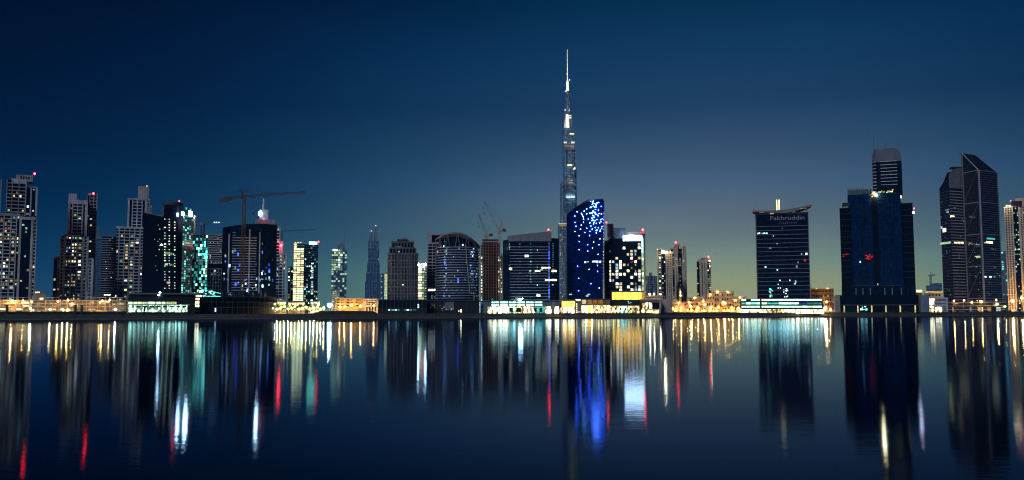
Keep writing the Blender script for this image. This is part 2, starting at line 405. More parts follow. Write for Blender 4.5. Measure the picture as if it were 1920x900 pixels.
# ================================================================== setting: water, bank, ground
def build_setting():
    m, nt, N, L, b = nodes('lake')
    N.remove(b); dif = N.new('ShaderNodeBsdfDiffuse'); dif.inputs['Color'].default_value = (.0012, .004, .010, 1)
    gl = N.new('ShaderNodeBsdfGlossy'); gl.distribution = 'BECKMANN'; gl.inputs['Color'].default_value = (.42, .57, .82, 1); gl.inputs['Roughness'].default_value = .066
    fr = N.new('ShaderNodeFresnel'); fr.inputs['IOR'].default_value = 1.115; mixs = N.new('ShaderNodeMixShader')
    L.new(fr.outputs[0], mixs.inputs[0]); L.new(dif.outputs[0], mixs.inputs[1]); L.new(gl.outputs[0], mixs.inputs[2]); L.new(mixs.outputs[0], N['Material Output'].inputs['Surface'])
    g = N.new('ShaderNodeNewGeometry')
    mp = N.new('ShaderNodeMapping'); mp.inputs['Scale'].default_value = (.55, 1.5, 1); L.new(g.outputs['Position'], mp.inputs[0])
    n1 = N.new('ShaderNodeTexNoise'); n1.inputs['Scale'].default_value = 1.3; n1.inputs['Detail'].default_value = 3; L.new(mp.outputs[0], n1.inputs['Vector'])
    n2 = N.new('ShaderNodeTexNoise'); n2.inputs['Scale'].default_value = .09; n2.inputs['Detail'].default_value = 2; L.new(mp.outputs[0], n2.inputs['Vector'])
    mx = N.new('ShaderNodeMath'); mx.operation = 'MULTIPLY_ADD'; mx.inputs[1].default_value = 2.2; L.new(n2.outputs[0], mx.inputs[0]); L.new(n1.outputs[0], mx.inputs[2])
    n3 = N.new('ShaderNodeTexNoise'); n3.inputs['Scale'].default_value = 9; n3.inputs['Detail'].default_value = 2; L.new(mp.outputs[0], n3.inputs['Vector'])
    mx3 = N.new('ShaderNodeMath'); mx3.operation = 'MULTIPLY_ADD'; mx3.inputs[1].default_value = .16; L.new(n3.outputs[0], mx3.inputs[0]); L.new(mx.outputs[0], mx3.inputs[2]); mx = mx3
    # broad patches of light wind roughen the surface here and there
    mw = N.new('ShaderNodeMapping'); mw.inputs['Scale'].default_value = (.004, .016, 1); L.new(g.outputs['Position'], mw.inputs[0])
    nw = N.new('ShaderNodeTexNoise'); nw.inputs['Scale'].default_value = 1.0; nw.inputs['Detail'].default_value = 3; L.new(mw.outputs[0], nw.inputs['Vector'])
    rw = N.new('ShaderNodeMapRange'); rw.inputs[1].default_value = .35; rw.inputs[2].default_value = .65; rw.inputs[3].default_value = .060; rw.inputs[4].default_value = .092; L.new(nw.outputs[0], rw.inputs[0]); L.new(rw.outputs[0], gl.inputs['Roughness'])
    bp = N.new('ShaderNodeBump'); bp.inputs['Strength'].default_value = 1; bp.inputs['Distance'].default_value = .0042
    L.new(mx.outputs[0], bp.inputs['Height']); L.new(bp.outputs[0], gl.inputs['Normal'])
    V = [(-4000, -60, 0), (4000, -60, 0), (4000, 2600, 0), (-4000, 2600, 0)]
    w = mesh_obj('water', V, [(0, 1, 2, 3)], 'lake'); tag(w, 'calm dark lake mirroring the lit towers', 'water', kind='structure')
    # bank: a concrete lip at the water, then a rough stone slope, then the town's ground
    k = (SH_B.y - SH_A.y) / (SH_B.x - SH_A.x)
    def sh(x): return SH_A.y + k * (x - SH_A.x)
    nrm = Vector((-k, 1)).normalized()
    rnd = random.Random(3)
    xs = [-1500 + i * 6 for i in range(600)]
    prof = [(0, -1.0), (0.0, .55), (2.6, .6), (2.7, .62)]
    def strip(name, prof, mat, jit=0.0):
        V, Fc = [], []
        for x in xs:
            wob = 1.2 * math.sin(x * .013) + .7 * math.sin(x * .041 + 1)
            for j, (t, z) in enumerate(prof):
                e = (j not in (0, len(prof) - 1)) * jit
                p = Vector((x, sh(x))) + nrm * (t + wob + rnd.uniform(-e, e) * 2)
                V.append((p.x, p.y, z + rnd.uniform(-e, e)))
        n = len(prof)
        for i in range(len(xs) - 1):
            for j in range(n - 1):
                a = i * n + j; Fc.append((a, a + n, a + n + 1, a + 1))
        return mesh_obj(name, V, Fc, mat)
    tag(strip('quay', [(0, -1.0), (0, .7), (2.5, .74), (2.5, .3)], 'quay_concrete'), kind='structure')
    tag(strip('bank', [(2.4, .2), (2.6, .72), (5, 1.5), (7, 2.3), (9, 3.0), (11, 3.7), (13, G), (16, G + .02)], 'stone', .22), kind='structure')
    a, c = Vector((-2400, sh(-2400))) + nrm * 13.5, Vector((4100, sh(4100))) + nrm * 13.5
    V = [(a.x, a.y, G), (c.x, c.y, G), (4100, 4300, G), (-4000, 4300, G)]
    tag(mesh_obj('ground', V, [(0, 1, 2, 3)], 'asphalt'), kind='structure')
build_setting()
def Yo(px, off): return shore(px) + off
# ================================================================== towers, first half
def tower(name, label, w, depth, cat='tower', group=None):
    return thing(name, label, cat, base(w, depth), group)
def tier(th, pl, pr, pt, pb, Y, depth, mat='navy_glass', ref=None, turn=0.0, dy=0.0, name='body', cap=None, capmat='pale', caph=1.6):
    """one storey block between pixel columns pl..pr and rows pt (top)..pb (foot)"""
    w = front(pl, pr, pt if ref is None else ref, Y + dy, turn)
    mid = (pl + pr) / 2
    z1 = zz(mid, pt, Y + dy); z0 = G if pb is None else zz(mid, pb, Y + dy)
    w.body = block(name, th, w, z0, z1, depth, mat)
    if name == 'body': roof_kit(th, w, z1, random.Random(int(pl * 7 + pt)), depth)
    if cap: block('parapet', th, w, z1 - caph, z1 + .5, depth + .3, capmat, o=.9, s0=-.6, s1=w.len + .6)
    return w, z0, z1
def tower_pale_twin():
    # cut by the frame's edge: pale residential tower with red light
    Y = Yo(30, 190); w0 = front(0, 68, 560, Y)
    th = tower('residential_tower', 'tall pale balcony tower with concrete crown and red beacon at the frame edge', w0, 30)
    w, z0, z1 = tier(th, -6, 70, 405, None, Y, 34, 'navy_glass')
    facade(th, w, [('B', 9, .32), ('P', 1.5), ('B', 8, .3), ('P', 1.5), ('B', 6, .35), ('P', 1.5), ('G', 3, .15), ('P', 3), ('G', 13, .13), ('P', 3), ('W', 5, .05)], z0, z1, 3.5, 'pale', mix='warm')
    block('parapet', th, w, z1 - .4, z1 + 2.4, 30, 'grey', o=.9, s0=w.u(-4, 405), s1=w.u(38, 405))
    block('parapet', th, w, z1 - 3.4, z1 - .6, 20, 'pale', o=1.1, s0=w.u(41, 405), s1=w.u(67, 405))
    u, a, b = tier(th, 13, 51, 338, 405, Y, 26, 'navy_glass', dy=4)
    facade(th, u, [('P', 1), ('B', 6, .12), ('P', 1), ('B', 8, .1), ('P', 1), ('B', 8, .08), ('P', 2)], a, b, 3.5, 'grey')
    block('roof_block', th, u, b - 3, b + 1.5, 24, 'pale', o=.6, s0=u.u(22, 338), s1=u.len)
    v, a2, b2 = tier(th, 50, 71, 352, 405, Y, 26, 'navy_glass', dy=7)
    facade(th, v, [('G', 4, .25), ('P', 1.5), ('G', 4, .2), ('P', 2)], a2, b2, 3.5, 'pale', mix='cool')
    c, a3, b3 = tier(th, 30, 62, 328, 340, Y, 16, 'grey', dy=12, name='crown_block')
    for x in (38, 43, 48, 53): piece('crown_opening', th, c, c.u(x, 333), c.u(x + 3, 333), zz(40, 336, Y + 12), zz(40, 331, Y + 12), -.1, .12, 'black')
    red_light(th, at(62, 327, Y + 14), 1.9)
    piece('mast', th, c, c.len - .4, c.len, b3 - 1, b3 + 2, -1, -.6, 'steel')
    # sliver of the next tower
    Y2 = Yo(0, 330); w = front(-26, 3.5, 335, Y2)
    th = tower('residential_tower', 'sliver of a cool lit tower at the very edge of the frame', w, 25)
    w, z0, z1 = tier(th, -26, 3.5, 335, None, Y2, 25, 'slate_glass')
    facade(th, w, [('B', 8, .2), ('P', 1), ('G', 3, .3), ('P', 1)], z0, z1, 3.5, 'grey', mix='cool')
tower_pale_twin()
def tower_stepped():
    Y = Yo(140, 230); w0 = front(113, 166, 560, Y)
    th = tower('residential_tower', 'pale stepped tower with a framed upper block and a red beacon on its rear shaft', w0, 30)
    w, z0, z1 = tier(th, 113, 167, 443, None, Y, 30)
    facade(th, w, [('P', 1), ('W', 5, .14), ('P', 2), ('B', 7, .42), ('P', 1), ('B', 7, .48), ('P', 1.5), ('B', 6, .36), ('P', 2), ('W', 5, .1), ('P', 2)], z0, z1, 3.55, 'pale')
    block('parapet', th, w, z1 - .3, z1 + 1.6, 24, 'pale', o=1.0, s0=w.u(128, 443), s1=w.u(150, 443))
    a, za, zb = tier(th, 101, 113.5, 485, None, Y, 26, dy=3)
    facade(th, a, [('G', 4, .1), ('P', 1.5), ('W', 3, .05)], za, zb, 3.55, 'grey'); block('parapet', th, a, zb, zb + 1.3, 22, 'grey', o=.7)
    a, za, zb = tier(th, 166.5, 176, 487, None, Y, 26, dy=3)
    facade(th, a, [('W', 4, .12), ('P', 2)], za, zb, 3.55, 'pale'); block('parapet', th, a, zb, zb + 1.3, 22, 'pale', o=.7)
    u, za, zb = tier(th, 128, 165, 376, 443, Y, 24, dy=6)
    facade(th, u, [('P', 3.5), ('G', 2.5, .05), ('P', 2), ('B', 6, .1), ('P', 1), ('B', 6, .1), ('P', 2), ('G', 2.5, .05), ('P', 4)], za, zb, 3.55, 'pale', lit=.06)
    block('lintel', th, u, zb - 4.0, zb + .4, 22, 'pale', o=1.2, s0=0.2, s1=u.len - .2)
    tier(th, 129, 144, 363, 376, Y, 10, 'pale', dy=10, name='roof_block')
    v, za, zb = tier(th, 163, 183, 366, None, Y, 24, 'navy_glass', dy=34)
    facade(th, v, [('P', 1), ('G', 3, .12), ('P', 1), ('B', 5, .14), ('P', 1), ('B', 4, .06), ('P', 1.4)], za, zb, 3.55, 'grey', mix='warm')
    for x in (165, 170, 176, 181): piece('crown_fin', th, v, v.u(x, 366), v.u(x, 366) + .7, zb - .5, zb + 2.4, -.6, .3, 'grey')
    red_light(th, at(173, 364, Y + 33) , 1.9)
tower_stepped()
def towers_left_back():
    Y = Yo(184, 620); w = front(178, 190, 450, Y)
    th = tower('apartment_tower', 'slim hazy blue grey slab tower standing behind the stepped tower', w, 25)
    w, z0, z1 = tier(th, 178, 191, 446, None, Y, 25, 'haze_glass', cap=1, capmat='bluegrey'); bands(th, w, z0, z1, 30, 1.2, .3, 'bluegrey')
    tier(th, 181, 187, 424, 446, Y, 12, 'bluegrey', dy=4, name='roof_block')
    Y = Yo(205, 420); w = front(191, 219, 450, Y)
    th = tower('office_tower', 'rounded dark blue tower with many thin pale floor lines', w, 25)
    # rounded plan
    z1 = zz(205, 444, Y); line = []
    for k in range(9):
        t = k / 8; p = w.A.lerp(w.B, t) + w.n * (4.5 * math.sin(math.pi * t)); line.append((p.x, p.y))
    back = [tuple(w.B - w.n * 22), tuple(w.A - w.n * 22)]
    prism('body', th, line + back, G, z1, 'navy_glass')
    for k in range(33): ribbon('floor_band', th, line, G + (z1 - G) * k / 33, G + (z1 - G) * k / 33 + .8, .35, 'mauve')
    prism('roof_block', th, [tuple(w.A + w.d * 3), tuple(w.A + w.d * (w.len - 3)), tuple(w.A + w.d * (w.len - 3) - w.n * 14), tuple(w.A + w.d * 3 - w.n * 14)], z1, z1 + 3, 'bluegrey')
    ww = Wall(w.A + w.n * 4.6, w.B + w.n * 4.6)
    lit_cells(th, ww, 3, w.len - 3, G + 6, z1, 8, 33, .06, 'cool', out=.2, fh=.35)
    piece('sign_band', th, ww, ww.u(195, 553), ww.u(207, 553), zz(200, 554, Y), zz(200, 552, Y), 0, .4, 'wht2')
towers_left_back()
def tower_block_top():
    Y = Yo(250, 260); w0 = front(220, 270, 560, Y)
    th = tower('residential_tower', 'beige tower with a square block on top and ribbed piers, beside the dark towers', w0, 28)
    w, z0, z1 = tier(th, 219, 272, 428, None, Y, 30)
    facade(th, w, [('B', 3, .1), ('P', 1.5), ('B', 6, .22), ('P', 1.2), ('B', 6, .36), ('P', 1), ('B', 6, .34), ('P', 1.2), ('B', 6, .2), ('P', 1), ('W', 5, .06), ('P', 1.6)], z0, z1, 3.55, 'pale')
    block('cornice', th, w, z1 - .6, z1 + 1.7, 29, 'pale', o=1.3, s0=-.6, s1=w.len - 1)
    tier(th, 216, 226, 521, 525, Y, 8, 'pale', dy=-6, name='terrace')
    u, za, zb = tier(th, 240, 281, 374, 428, Y, 22, dy=5)
    facade(th, u, [('P', 2.5), ('G', 3, .04), ('P', 1.4), ('B', 5, .05), ('P', 1.4), ('B', 5, .05), ('P', 1.4), ('G', 3, .04), ('P', 2.4), ('W', 4, .02)], za, zb, 3.55, 'pale')
    block('cornice', th, u, zb - 1.0, zb + 1.2, 21, 'mauve', o=1.1, s0=-.4, s1=u.len + .4)
    t, za, zb = tier(th, 259, 276.5, 349, 374, Y, 14, 'mauve', dy=10, name='roof_block')
    piece('lamp', th, t, t.len - 1, t.len, zb, zb + .8, -.6, .2, 'cream2'); piece('service_shaft', th, t, t.len, t.len + 1.6, za, zb + .3, -5, -.4, 'grey')
    v, za, zb = tier(th, 276, 285, 384, 428, Y, 16, 'slate_glass', dy=9); bands(th, v, za, zb, 14, 1.2, .3, 'mauve')
tower_block_top()
def towers_black():
    Y = Yo(300, 150)
    w = front(267, 306, 480, Y, -8)
    th = tower('office_tower', 'low black glass slab leaning against the taller black tower', w, 26)
    za, zb = zz(270, 399, w.A.y), zz(305, 407, w.B.y)
    f = foot(w, 26); prism('body', th, f, G, za, 'black_glass', tops=[za, zb, zb, za])
    profile('coping', th, w, [(0, za), (w.len, zb), (w.len, zb + .9), (0, za + .9)], -24, .4, 'midgrey')
    place('wall_lamp', th, 'flood_white', at(302, 459, w.B.y - 1), (1.3, 1.3, 1.3), shape='ball')
    lit_cells(th, w, w.u(288, 470), w.u(300, 470), zz(290, 520, Y), zz(290, 420, Y), 4, 26, .10, 'dim')
    Y = Yo(325, 130); w = front(305, 341, 480, Y, 4)
    th = tower('office_tower', 'tall black tower dotted with small lit windows, with a teal glazed flank', w, 28)
    z1 = zz(323, 385, Y); line = []
    for k in range(9):
        t = k / 8; p = w.A.lerp(w.B, t) + w.n * (3.5 * math.sin(math.pi * t)); line.append((p.x, p.y))
    prism('body', th, line + [tuple(w.B - w.n * 24), tuple(w.A - w.n * 24)], G, z1, 'black_glass')
    zc = zz(323, 378, Y); prism('crown', th, [tuple(Vector(p) - w.n * 2.5) for p in line] + [tuple(w.B - w.n * 22), tuple(w.A - w.n * 22)], z1, zc, 'darkgrey')
    red_light(th, at(334, 378.5, Y + 4), 1.1)
    ww = Wall(w.A + w.n * 3.2, w.B + w.n * 3.2); rnd = random.Random(5)
    for cx in (309, 317.5, 327.5):
        for k in range(26):
            py = 412 + k * 5.15
            if rnd.random() < .78: 
                s = ww.u(cx, py); piece('lit_window', th, ww, s - .55, s + .55, zz(cx, py + .8, Y), zz(cx, py - .9, Y), -1.2, .35, rnd.choice(['wht2', 'cool1', 'wht1', 'mint1']))
    for (x0, x1, py) in ((308, 314, 475), (313, 322, 476), (322, 326, 477), (309, 315, 496), (318, 325, 497), (313, 319, 530)):
        piece('lit_window', th, ww, ww.u(x0, py), ww.u(x1, py), zz(x0, py + 1.8, Y), zz(x0, py - 1.8, Y), -.8, .25, rnd.choice(['mint1', 'mint0', 'cream1']))
    # glazed flank
    v = Wall(w.B + w.d * .05, Vector((rr(361, 480) * (Y + 34), Y + 34)))
    za, zb = zz(342, 388, w.B.y), zz(360, 401, Y + 34)
    prism('flank', th, [tuple(v.A), tuple(v.B), tuple(v.B - v.n * 6), tuple(v.A - v.n * 6)], G, za, 'teal_glass', tops=[za, zb, zb, za])
    nf = 44
    for k in range(nf):
        z = G + (za - G) * k / nf
        if z < zb - 3: piece('floor_band', th, v, 0, v.len, z, z + .7, 0, .25, 'tealgrey')
        for j in range(5):
            if rnd.random() < .22 + .5 * max(0, 1 - k / 30):
                piece('lit_window', th, v, v.len * (j + .15) / 5, v.len * (j + .8) / 5, z + 1.0, z + 3.0, .02, .12, rnd.choice(['teal1', 'cool1', 'teal0', 'teal2', 'cool0', 'teal1']))
    p = at(355, 401, Y + 24); place('roof_floodlight', th, 'flood_white', p, (8.5, 2.5, 5.0), v.rz); place('floodlight_mount', th, 'steel', p + Vector((0, .5, -3.2)), (1, 1, 3), v.rz)
    place('roof_floodlight', th, 'flood_white', at(343, 401, Y - 3), (2.2, 1.5, 3.4), v.rz)
    # lit hoist mast behind
    Y2 = Yo(364, 330); p = at(363.5, 440, Y2); q = at(363.5, 404, Y2)
    th = thing('hoist_mast', 'short floodlit hoist mast on the roof behind the roof floodlight', 'mast', (p.x, p.y, G))
    bars('mast', th, lattice((p.x, p.y, G), q, 4.5, 5, .8), 'white'); place('mast_lamp', th, 'flood_warm', q + Vector((0, -3, -2)), (1.2, 1.2, 1.2), shape='ball')
towers_black()
def tower_teal():
    Y = Yo(387, 210); w = front(357, 417, 480, Y)
    th = tower('office_building', 'glass office block glowing teal from inside, with a striped upper corner', w, 30, 'building')
    zt = zz(387, 441, Y); sm = w.u(389, 480)
    block('body', th, w, G, zt, 30, 'teal_glass'); rnd = random.Random(11)
    nf = 26; h = (zt - G) / nf
    for k in range(nf):
        z = G + k * h
        piece('floor_band', th, w, 0, sm, z, z + .55, -.2, .3, 'tealgrey')
        nc = 9
        for i in range(nc):
            d = abs(i - 6.6) / 6
            q = (.86 - .5 * d) * (1 if k < nf - 3 else .35)
            if rnd.random() < q:
                hot = rnd.random() < (.55 - d * .7)
                piece('lit_window', th, w, sm * (i + .04) / nc, sm * (i + .96) / nc, z + .7, z + h - .15, .0, .12, rnd.choice(['mint2', 'teal_hall', 'teal2', 'mint2']) if hot else rnd.choice(['teal0', 'teal0', 'teal1', 'teal_hall', 'cool0']))
    for i in range(5): piece('fin', th, w, sm * i / 4 - .25, sm * i / 4 + .25, G, zt + 1, -.2, .6, 'tealgrey')
    zs = zz(400, 494, Y)
    piece('corner_glass', th, w, sm + .3, w.len + .2, zs, zt + .6, -1, .15, 'navy_glass')
    n2 = 13
    for k in range(n2 + 1):
        z = zs + (zt - zs) * k / n2; piece('floor_band', th, w, sm + .3, w.len + .3, z, z + 1.0, 0, .8, 'mauve')
    lit_cells(th, w, sm + .6, w.len, zs, zt, 10, n2, .16, 'cool', out=.3)
    piece('corner_glass', th, w, sm + .3, w.len, G, zs - .2, -1, .1, 'navy_glass')
    for i in range(6):
        c = sm + .8 + (w.len - sm - 1.4) * i / 5; piece('pier', th, w, c - .45, c + .45, G, zs - 5.5, 0, .8, 'pale')
    for k in range(14):
        z = G + (zs - 6 - G) * k / 13; piece('floor_band', th, w, sm + .3, w.len, z, z + .8, 0, .6, 'pale')
    lit_cells(th, w, sm + .6, w.len, G, zs - 6, 5, 13, .12, 'warm', out=.25)
    # curved glass canopy at its foot
    Y2 = Yo(395, 120); c = at(394, 556, Y2); rx = 19 / F_PX * Y2 * 1.02; hz = 16 / F_PX * Y2
    cp = thing('glass_canopy', 'curved teal lit glass canopy sloping down at the foot of the teal block', 'canopy', (c.x, c.y, G))
    V, Fc = [], []; nu, nv = 14, 7
    for i in range(nu + 1):
        for j in range(nv + 1):
            a = math.pi * i / nu; t = j / nv
            x = -math.cos(a) * rx; prof = .30 + .70 * (1 - i / nu) ** 1.2
            V.append((c.x + x, c.y - 14 * math.cos(t * math.pi / 2) * math.sin(a) ** .5, c.z + hz * prof * math.sin(t * math.pi / 2)))
    for i in range(nu):
        for j in range(nv):
            a = i * (nv + 1) + j; Fc.append((a, a + nv + 1, a + nv + 2, a + 1))
    mesh_obj('canopy_glass', V, Fc, 'teal_glass', cp, [[(V[i][0], V[i][2]) for i in f] for f in Fc])
    for i in range(0, nu + 1, 2): bars('canopy_rib', cp, [(V[i * (nv + 1) + j], V[i * (nv + 1) + j + 1], .22) for j in range(nv)], 'tealgrey')
    bars('canopy_rim', cp, [(V[i * (nv + 1)], V[(i + 1) * (nv + 1)], .35) for i in range(nu)], 'teal2')
    bars('canopy_rim', cp, [(V[i * (nv + 1) + nv], V[(i + 1) * (nv + 1) + nv], .3) for i in range(nu)], 'teal2')
    place('canopy_column', cp, 'tealgrey', (c.x, c.y - 3, (G + c.z) / 2), (rx * 1.4, 8, c.z - G))
    rnd = random.Random(2)
    for k in range(10):
        i = rnd.randint(2, nu - 2); j = rnd.randint(1, nv - 2); place('canopy_lamp', cp, rnd.choice(['teal2', 'cool2']), Vector(V[i * (nv + 1) + j]) + Vector((0, -.3, .3)), (1.1, .8, .8))
    place('canopy_lamp', cp, 'sign_mint', (V[nv * 1 + 6][0] + 4, c.y - 9, c.z + hz * .55), (3.5, 1, 2.2))
tower_teal()
def tower_crane_front():
    Y = Yo(467, 95); w = front(416, 518, 490, Y)
    th = tower('office_tower', 'wide dark blue curved tower with pale floor lines and a white roof spire', w, 34)
    za, zb = zz(418, 428, Y), zz(515, 420, Y); line = []; tops = []
    n = 16
    for k in range(n + 1):
        t = k / n; p = w.A.lerp(w.B, t) + w.n * (6 * math.sin(math.pi * t)); line.append((p.x, p.y)); tops.append(za + (zb - za) * t + 1.6 * math.sin(math.pi * t))
    prism('body', th, line + [tuple(w.B - w.n * 28), tuple(w.A - w.n * 28)], G, za, 'navy_glass', tops=tops + [zb, za])
    def sub(p0, p1): return [line[i] for i in range(n + 1) if p0 <= i / n <= p1]
    prism('dark_bay', th, [tuple(Vector(p) + w.n * .5) for p in sub(0, .13)] + [tuple(Vector(p) - w.n * 1) for p in reversed(sub(0, .13))], G, za - .5, 'black_glass')
    prism('dark_bay', th, [tuple(Vector(p) + w.n * .5) for p in sub(.87, 1)] + [tuple(Vector(p) - w.n * 1) for p in reversed(sub(.87, 1))], G, zb - 1, 'black_glass')
    mid = sub(.13, .68)
    for k in range(23):
        z = zz(450, 545, Y) + (zz(450, 438, Y) - zz(450, 545, Y)) * k / 22
        ribbon('floor_band', th, mid if k < 21 else sub(.13, .3) , z, z + .62, .5, 'mauve')
    for px, tz in ((431, 440), (468, 431), (485, 436)):
        i = min(range(n + 1), key=lambda k: abs(rr(px, 490) - line[k][0] / line[k][1])); p = Vector(line[i])
        place('pier', th, 'mauve', (p.x, p.y - .3, (zz(px, 550, Y) + zz(px, tz, Y)) / 2), (1.2, 1.2, zz(px, tz, Y) - zz(px, 550, Y)), w.rz)
    ww = Wall(w.A + w.n * 6.3, w.B + w.n * 6.3)
    rnd = random.Random(21)
    for k in range(60):
        px = rnd.choice([rnd.uniform(421, 430), rnd.uniform(434, 482), rnd.uniform(486, 512)]); py = rnd.triangular(436, 548, 546)
        i = min(range(n + 1), key=lambda q: abs(rr(px, 490) - line[q][0] / line[q][1])); p = Vector(line[i]) + w.n * .55
        place('lit_window', th, rnd.choice(['cool1', 'cool0', 'cool2', 'blue1', 'cool0', 'blue2']), (p.x + rnd.uniform(-1, 1), p.y, zz(px, py, Y)), (rnd.uniform(.5, 1.6), .3, rnd.uniform(.6, 3.0)), w.rz)
    r, a, b = tier(th, 478, 515.5, 411.5, 424, Y, 20, 'mauve', dy=10, name='roof_block')
    s, a2, b2 = tier(th, 487, 503, 393, 412, Y, 10, 'pale', dy=13, name='lantern_block')
    c = at(494, 393, Y + 16)
    place('spire', th, 'white', (c.x, c.y, (zz(494, 372, Y + 16) + b2) / 2), (2.0, 2.0, zz(494, 372, Y + 16) - b2), shape='taper')
    place('roof_lamp', th, 'flood_white', at(487.3, 400, Y + 12), (2.6, 1.2, 4.6), shape='ball')
    red_light(th, at(493, 412.5, Y + 2), .6)
    for px in (435, 437): place('lit_window', th, 'cool2', at(px, 428, Y - 5.5), (.9, .4, 2.2))
tower_crane_front()
def towers_centre_left():
    Y = Yo(526, 300); w = front(516, 537, 480, Y)
    th = tower('residential_tower', 'narrow pale stepped tower with a strong red light, beside the wide blue tower', w, 22)
    w, z0, z1 = tier(th, 514, 526, 427, None, Y, 18, 'slate_glass')
    facade(th, w, [('W', 3, .15), ('P', 1.2), ('B', 4, .2), ('P', 1.5)], z0, z1, 3.6, 'pale', mix='cool')
    for x in (517, 522): piece('crown_fin', th, w, w.u(x, 427), w.u(x, 427) + 1, z1, z1 + 2.5, -.6, .3, 'pale')
    v, za, zb = tier(th, 524, 537.5, 478, None, Y, 20, 'slate_glass', dy=-5)
    facade(th, v, [('B', 4, .3), ('P', 1), ('W', 3, .2), ('P', 1.4)], za, zb, 3.6, 'pale', mix='warm')
    u, za, zb = tier(th, 526, 531, 452, 480, Y, 10, 'pale', dy=-2, name='roof_block')
    tier(th, 530, 537, 470, 480, Y, 8, 'mauve', dy=-3, name='roof_block'); red_light(th, at(525.5, 462, Y - 6), 2.6)
    Y = Yo(570, 330); w = front(540, 552, 500, Y)
    th = tower('office_tower', 'tower with a cream lit stair strip and a mint roof sign, above the lit trees', front(551, 596, 480, Y), 28)
    w, z0, z1 = tier(th, 540, 552, 501, None, Y, 24, 'slate_glass', dy=6)
    facade(th, w, [('G', 3, .3), ('P', .6), ('G', 3, .4), ('P', .6)], z0, z1, 3.6, 'midgrey', mix='mint')
    w, z0, z1 = tier(th, 550.5, 570.5, 457, None, Y, 26, 'slate_glass')
    nf = 30; h = (z1 - z0) / nf; rnd = random.Random(4)
    for k in range(nf):
        z = z0 + k * h
        piece('floor_band', th, w, 0, w.len, z, z + 1.0, -.2, .5, 'pale')
        for i in range(3):
            if k < nf - 2 or i == 0:
                piece('lit_window', th, w, w.len * (i + .08) / 3, w.len * (i + .92) / 3, z + 1.05, z + h - .05, 0, .15, rnd.choice(['cream2', 'cream2', 'mint2', 'cream1', 'cream2']))
    piece('pier', th, w, -.4, .5, z0, z1 + 1, -.2, .7, 'pale')
    v = Wall(w.B + w.d * .05, Vector((rr(596.5, 480) * (Y + 12), Y + 12))); zr = zz(583, 458, Y)
    prism('body', th, [tuple(v.A), tuple(v.B), tuple(v.B - v.n * 22), tuple(v.A - v.n * 22)], G, zr, 'blue_glass')
    for k in range(nf):
        z = z0 + (zr - z0) * k / nf; piece('floor_band', th, v, .3, v.len, z, z + .9, -.2, .45, 'tealgrey')
    lit_cells(th, v, .5, v.len, z0, zr, 7, nf, .17, 'cool', out=.15); 
    for k in range(nf - 8):
        if rnd.random() < .7: piece('lit_window', th, v, v.len * .52, v.len * .66, z0 + k * h + 1.1, z0 + k * h + 3, 0, .3, rnd.choice(['cool1', 'mint2', 'cool2']))
    piece('roof_sign', th, v, v.u(580, 455), v.u(594, 455), zz(586, 457.4, Y), zz(586, 452.6, Y), -.6, .5, 'sign_mint'); red_light(th, at(596, 455, Y + 9), 1.5)
    piece('roof_screen', th, w, .5, w.len, z1, z1 + 1.6, -3, -.6, 'grey')
    for x in (553, 558, 563): piece('roof_lamp', th, w, w.u(x, 455), w.u(x, 455) + 1.2, z1 + 1.0, z1 + 2.0, -.4, .3, 'mint2')
    Y = Yo(636, 560); w = front(622, 650, 480, Y)
    th = tower('office_tower', 'isolated slim tower of mixed pale lit panels with a thin antenna', w, 25)
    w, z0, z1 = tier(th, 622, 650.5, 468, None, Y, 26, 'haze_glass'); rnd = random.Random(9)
    nf = 27; h = (z1 - z0) / nf
    for k in range(nf):
        z = z0 + k * h; piece('floor_band', th, w, 0, w.len, z, z + .8, -.2, .35, 'tealgrey')
        for i in range(7):
            q = (.72 if k > 17 else .22) if i < 5 else .35
            if i in (3, 4) and k > 17: q = .9
            if rnd.random() < q: piece('lit_window', th, w, w.len * (i + .06) / 7, w.len * (i + .94) / 7, z + .9, z + h - .1, 0, .12, rnd.choice(['mint1', 'cool1', 'mint1', 'cool0', 'mint0'] + (['mint2', 'wht2'] if i in (3, 4) else [])))
    for i in (2.95, 5.05): piece('pier', th, w, w.len * i / 7 - .4, w.len * i / 7 + .4, z0, z1, -.2, .6, 'bluegrey')
    v, za, zb = tier(th, 621.5, 637, 544, None, Y, 8, 'slate_glass', dy=-8, name='lower_block'); facade(th, v, [('P', .6), ('W', 8, .9), ('P', .6)], za, zb, 3.2, 'beige', mix='mint')
    tier(th, 632, 647, 460, 468, Y, 12, 'bluegrey', dy=5, name='roof_block'); tier(th, 637, 643, 456, 460, Y, 8, 'bluegrey', dy=8, name='roof_block')
    piece('sign_band', th, w, w.u(624, 468), w.u(633, 468), z1 - 2, z1 + .4, 0, .5, 'mint2')
    a, b = at(644.5, 460, Y + 8), at(647.3, 441, Y + 8); bars('antenna', th, [(a, b, .35)], 'bluegrey'); bars('antenna', th, [(a - Vector((3, 0, 0)), b - Vector((1.5, 0, 9)), .25)], 'bluegrey')
    Y = Yo(700, 1150); w = front(685, 713, 540, Y)
    th = tower('skyscraper', 'far hazy blue tapering tower with two curved blade spires', w, 40)
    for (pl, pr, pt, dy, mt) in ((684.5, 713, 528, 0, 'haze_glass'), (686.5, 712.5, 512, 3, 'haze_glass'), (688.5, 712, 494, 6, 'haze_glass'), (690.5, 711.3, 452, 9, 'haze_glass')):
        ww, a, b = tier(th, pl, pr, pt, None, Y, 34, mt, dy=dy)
        for t in (.28, .52, .74): piece('pier', th, ww, ww.len * t - .9, ww.len * t + .9, a, b, -.2, .8, 'bluegrey')
    n2 = round((b - a) / 8)
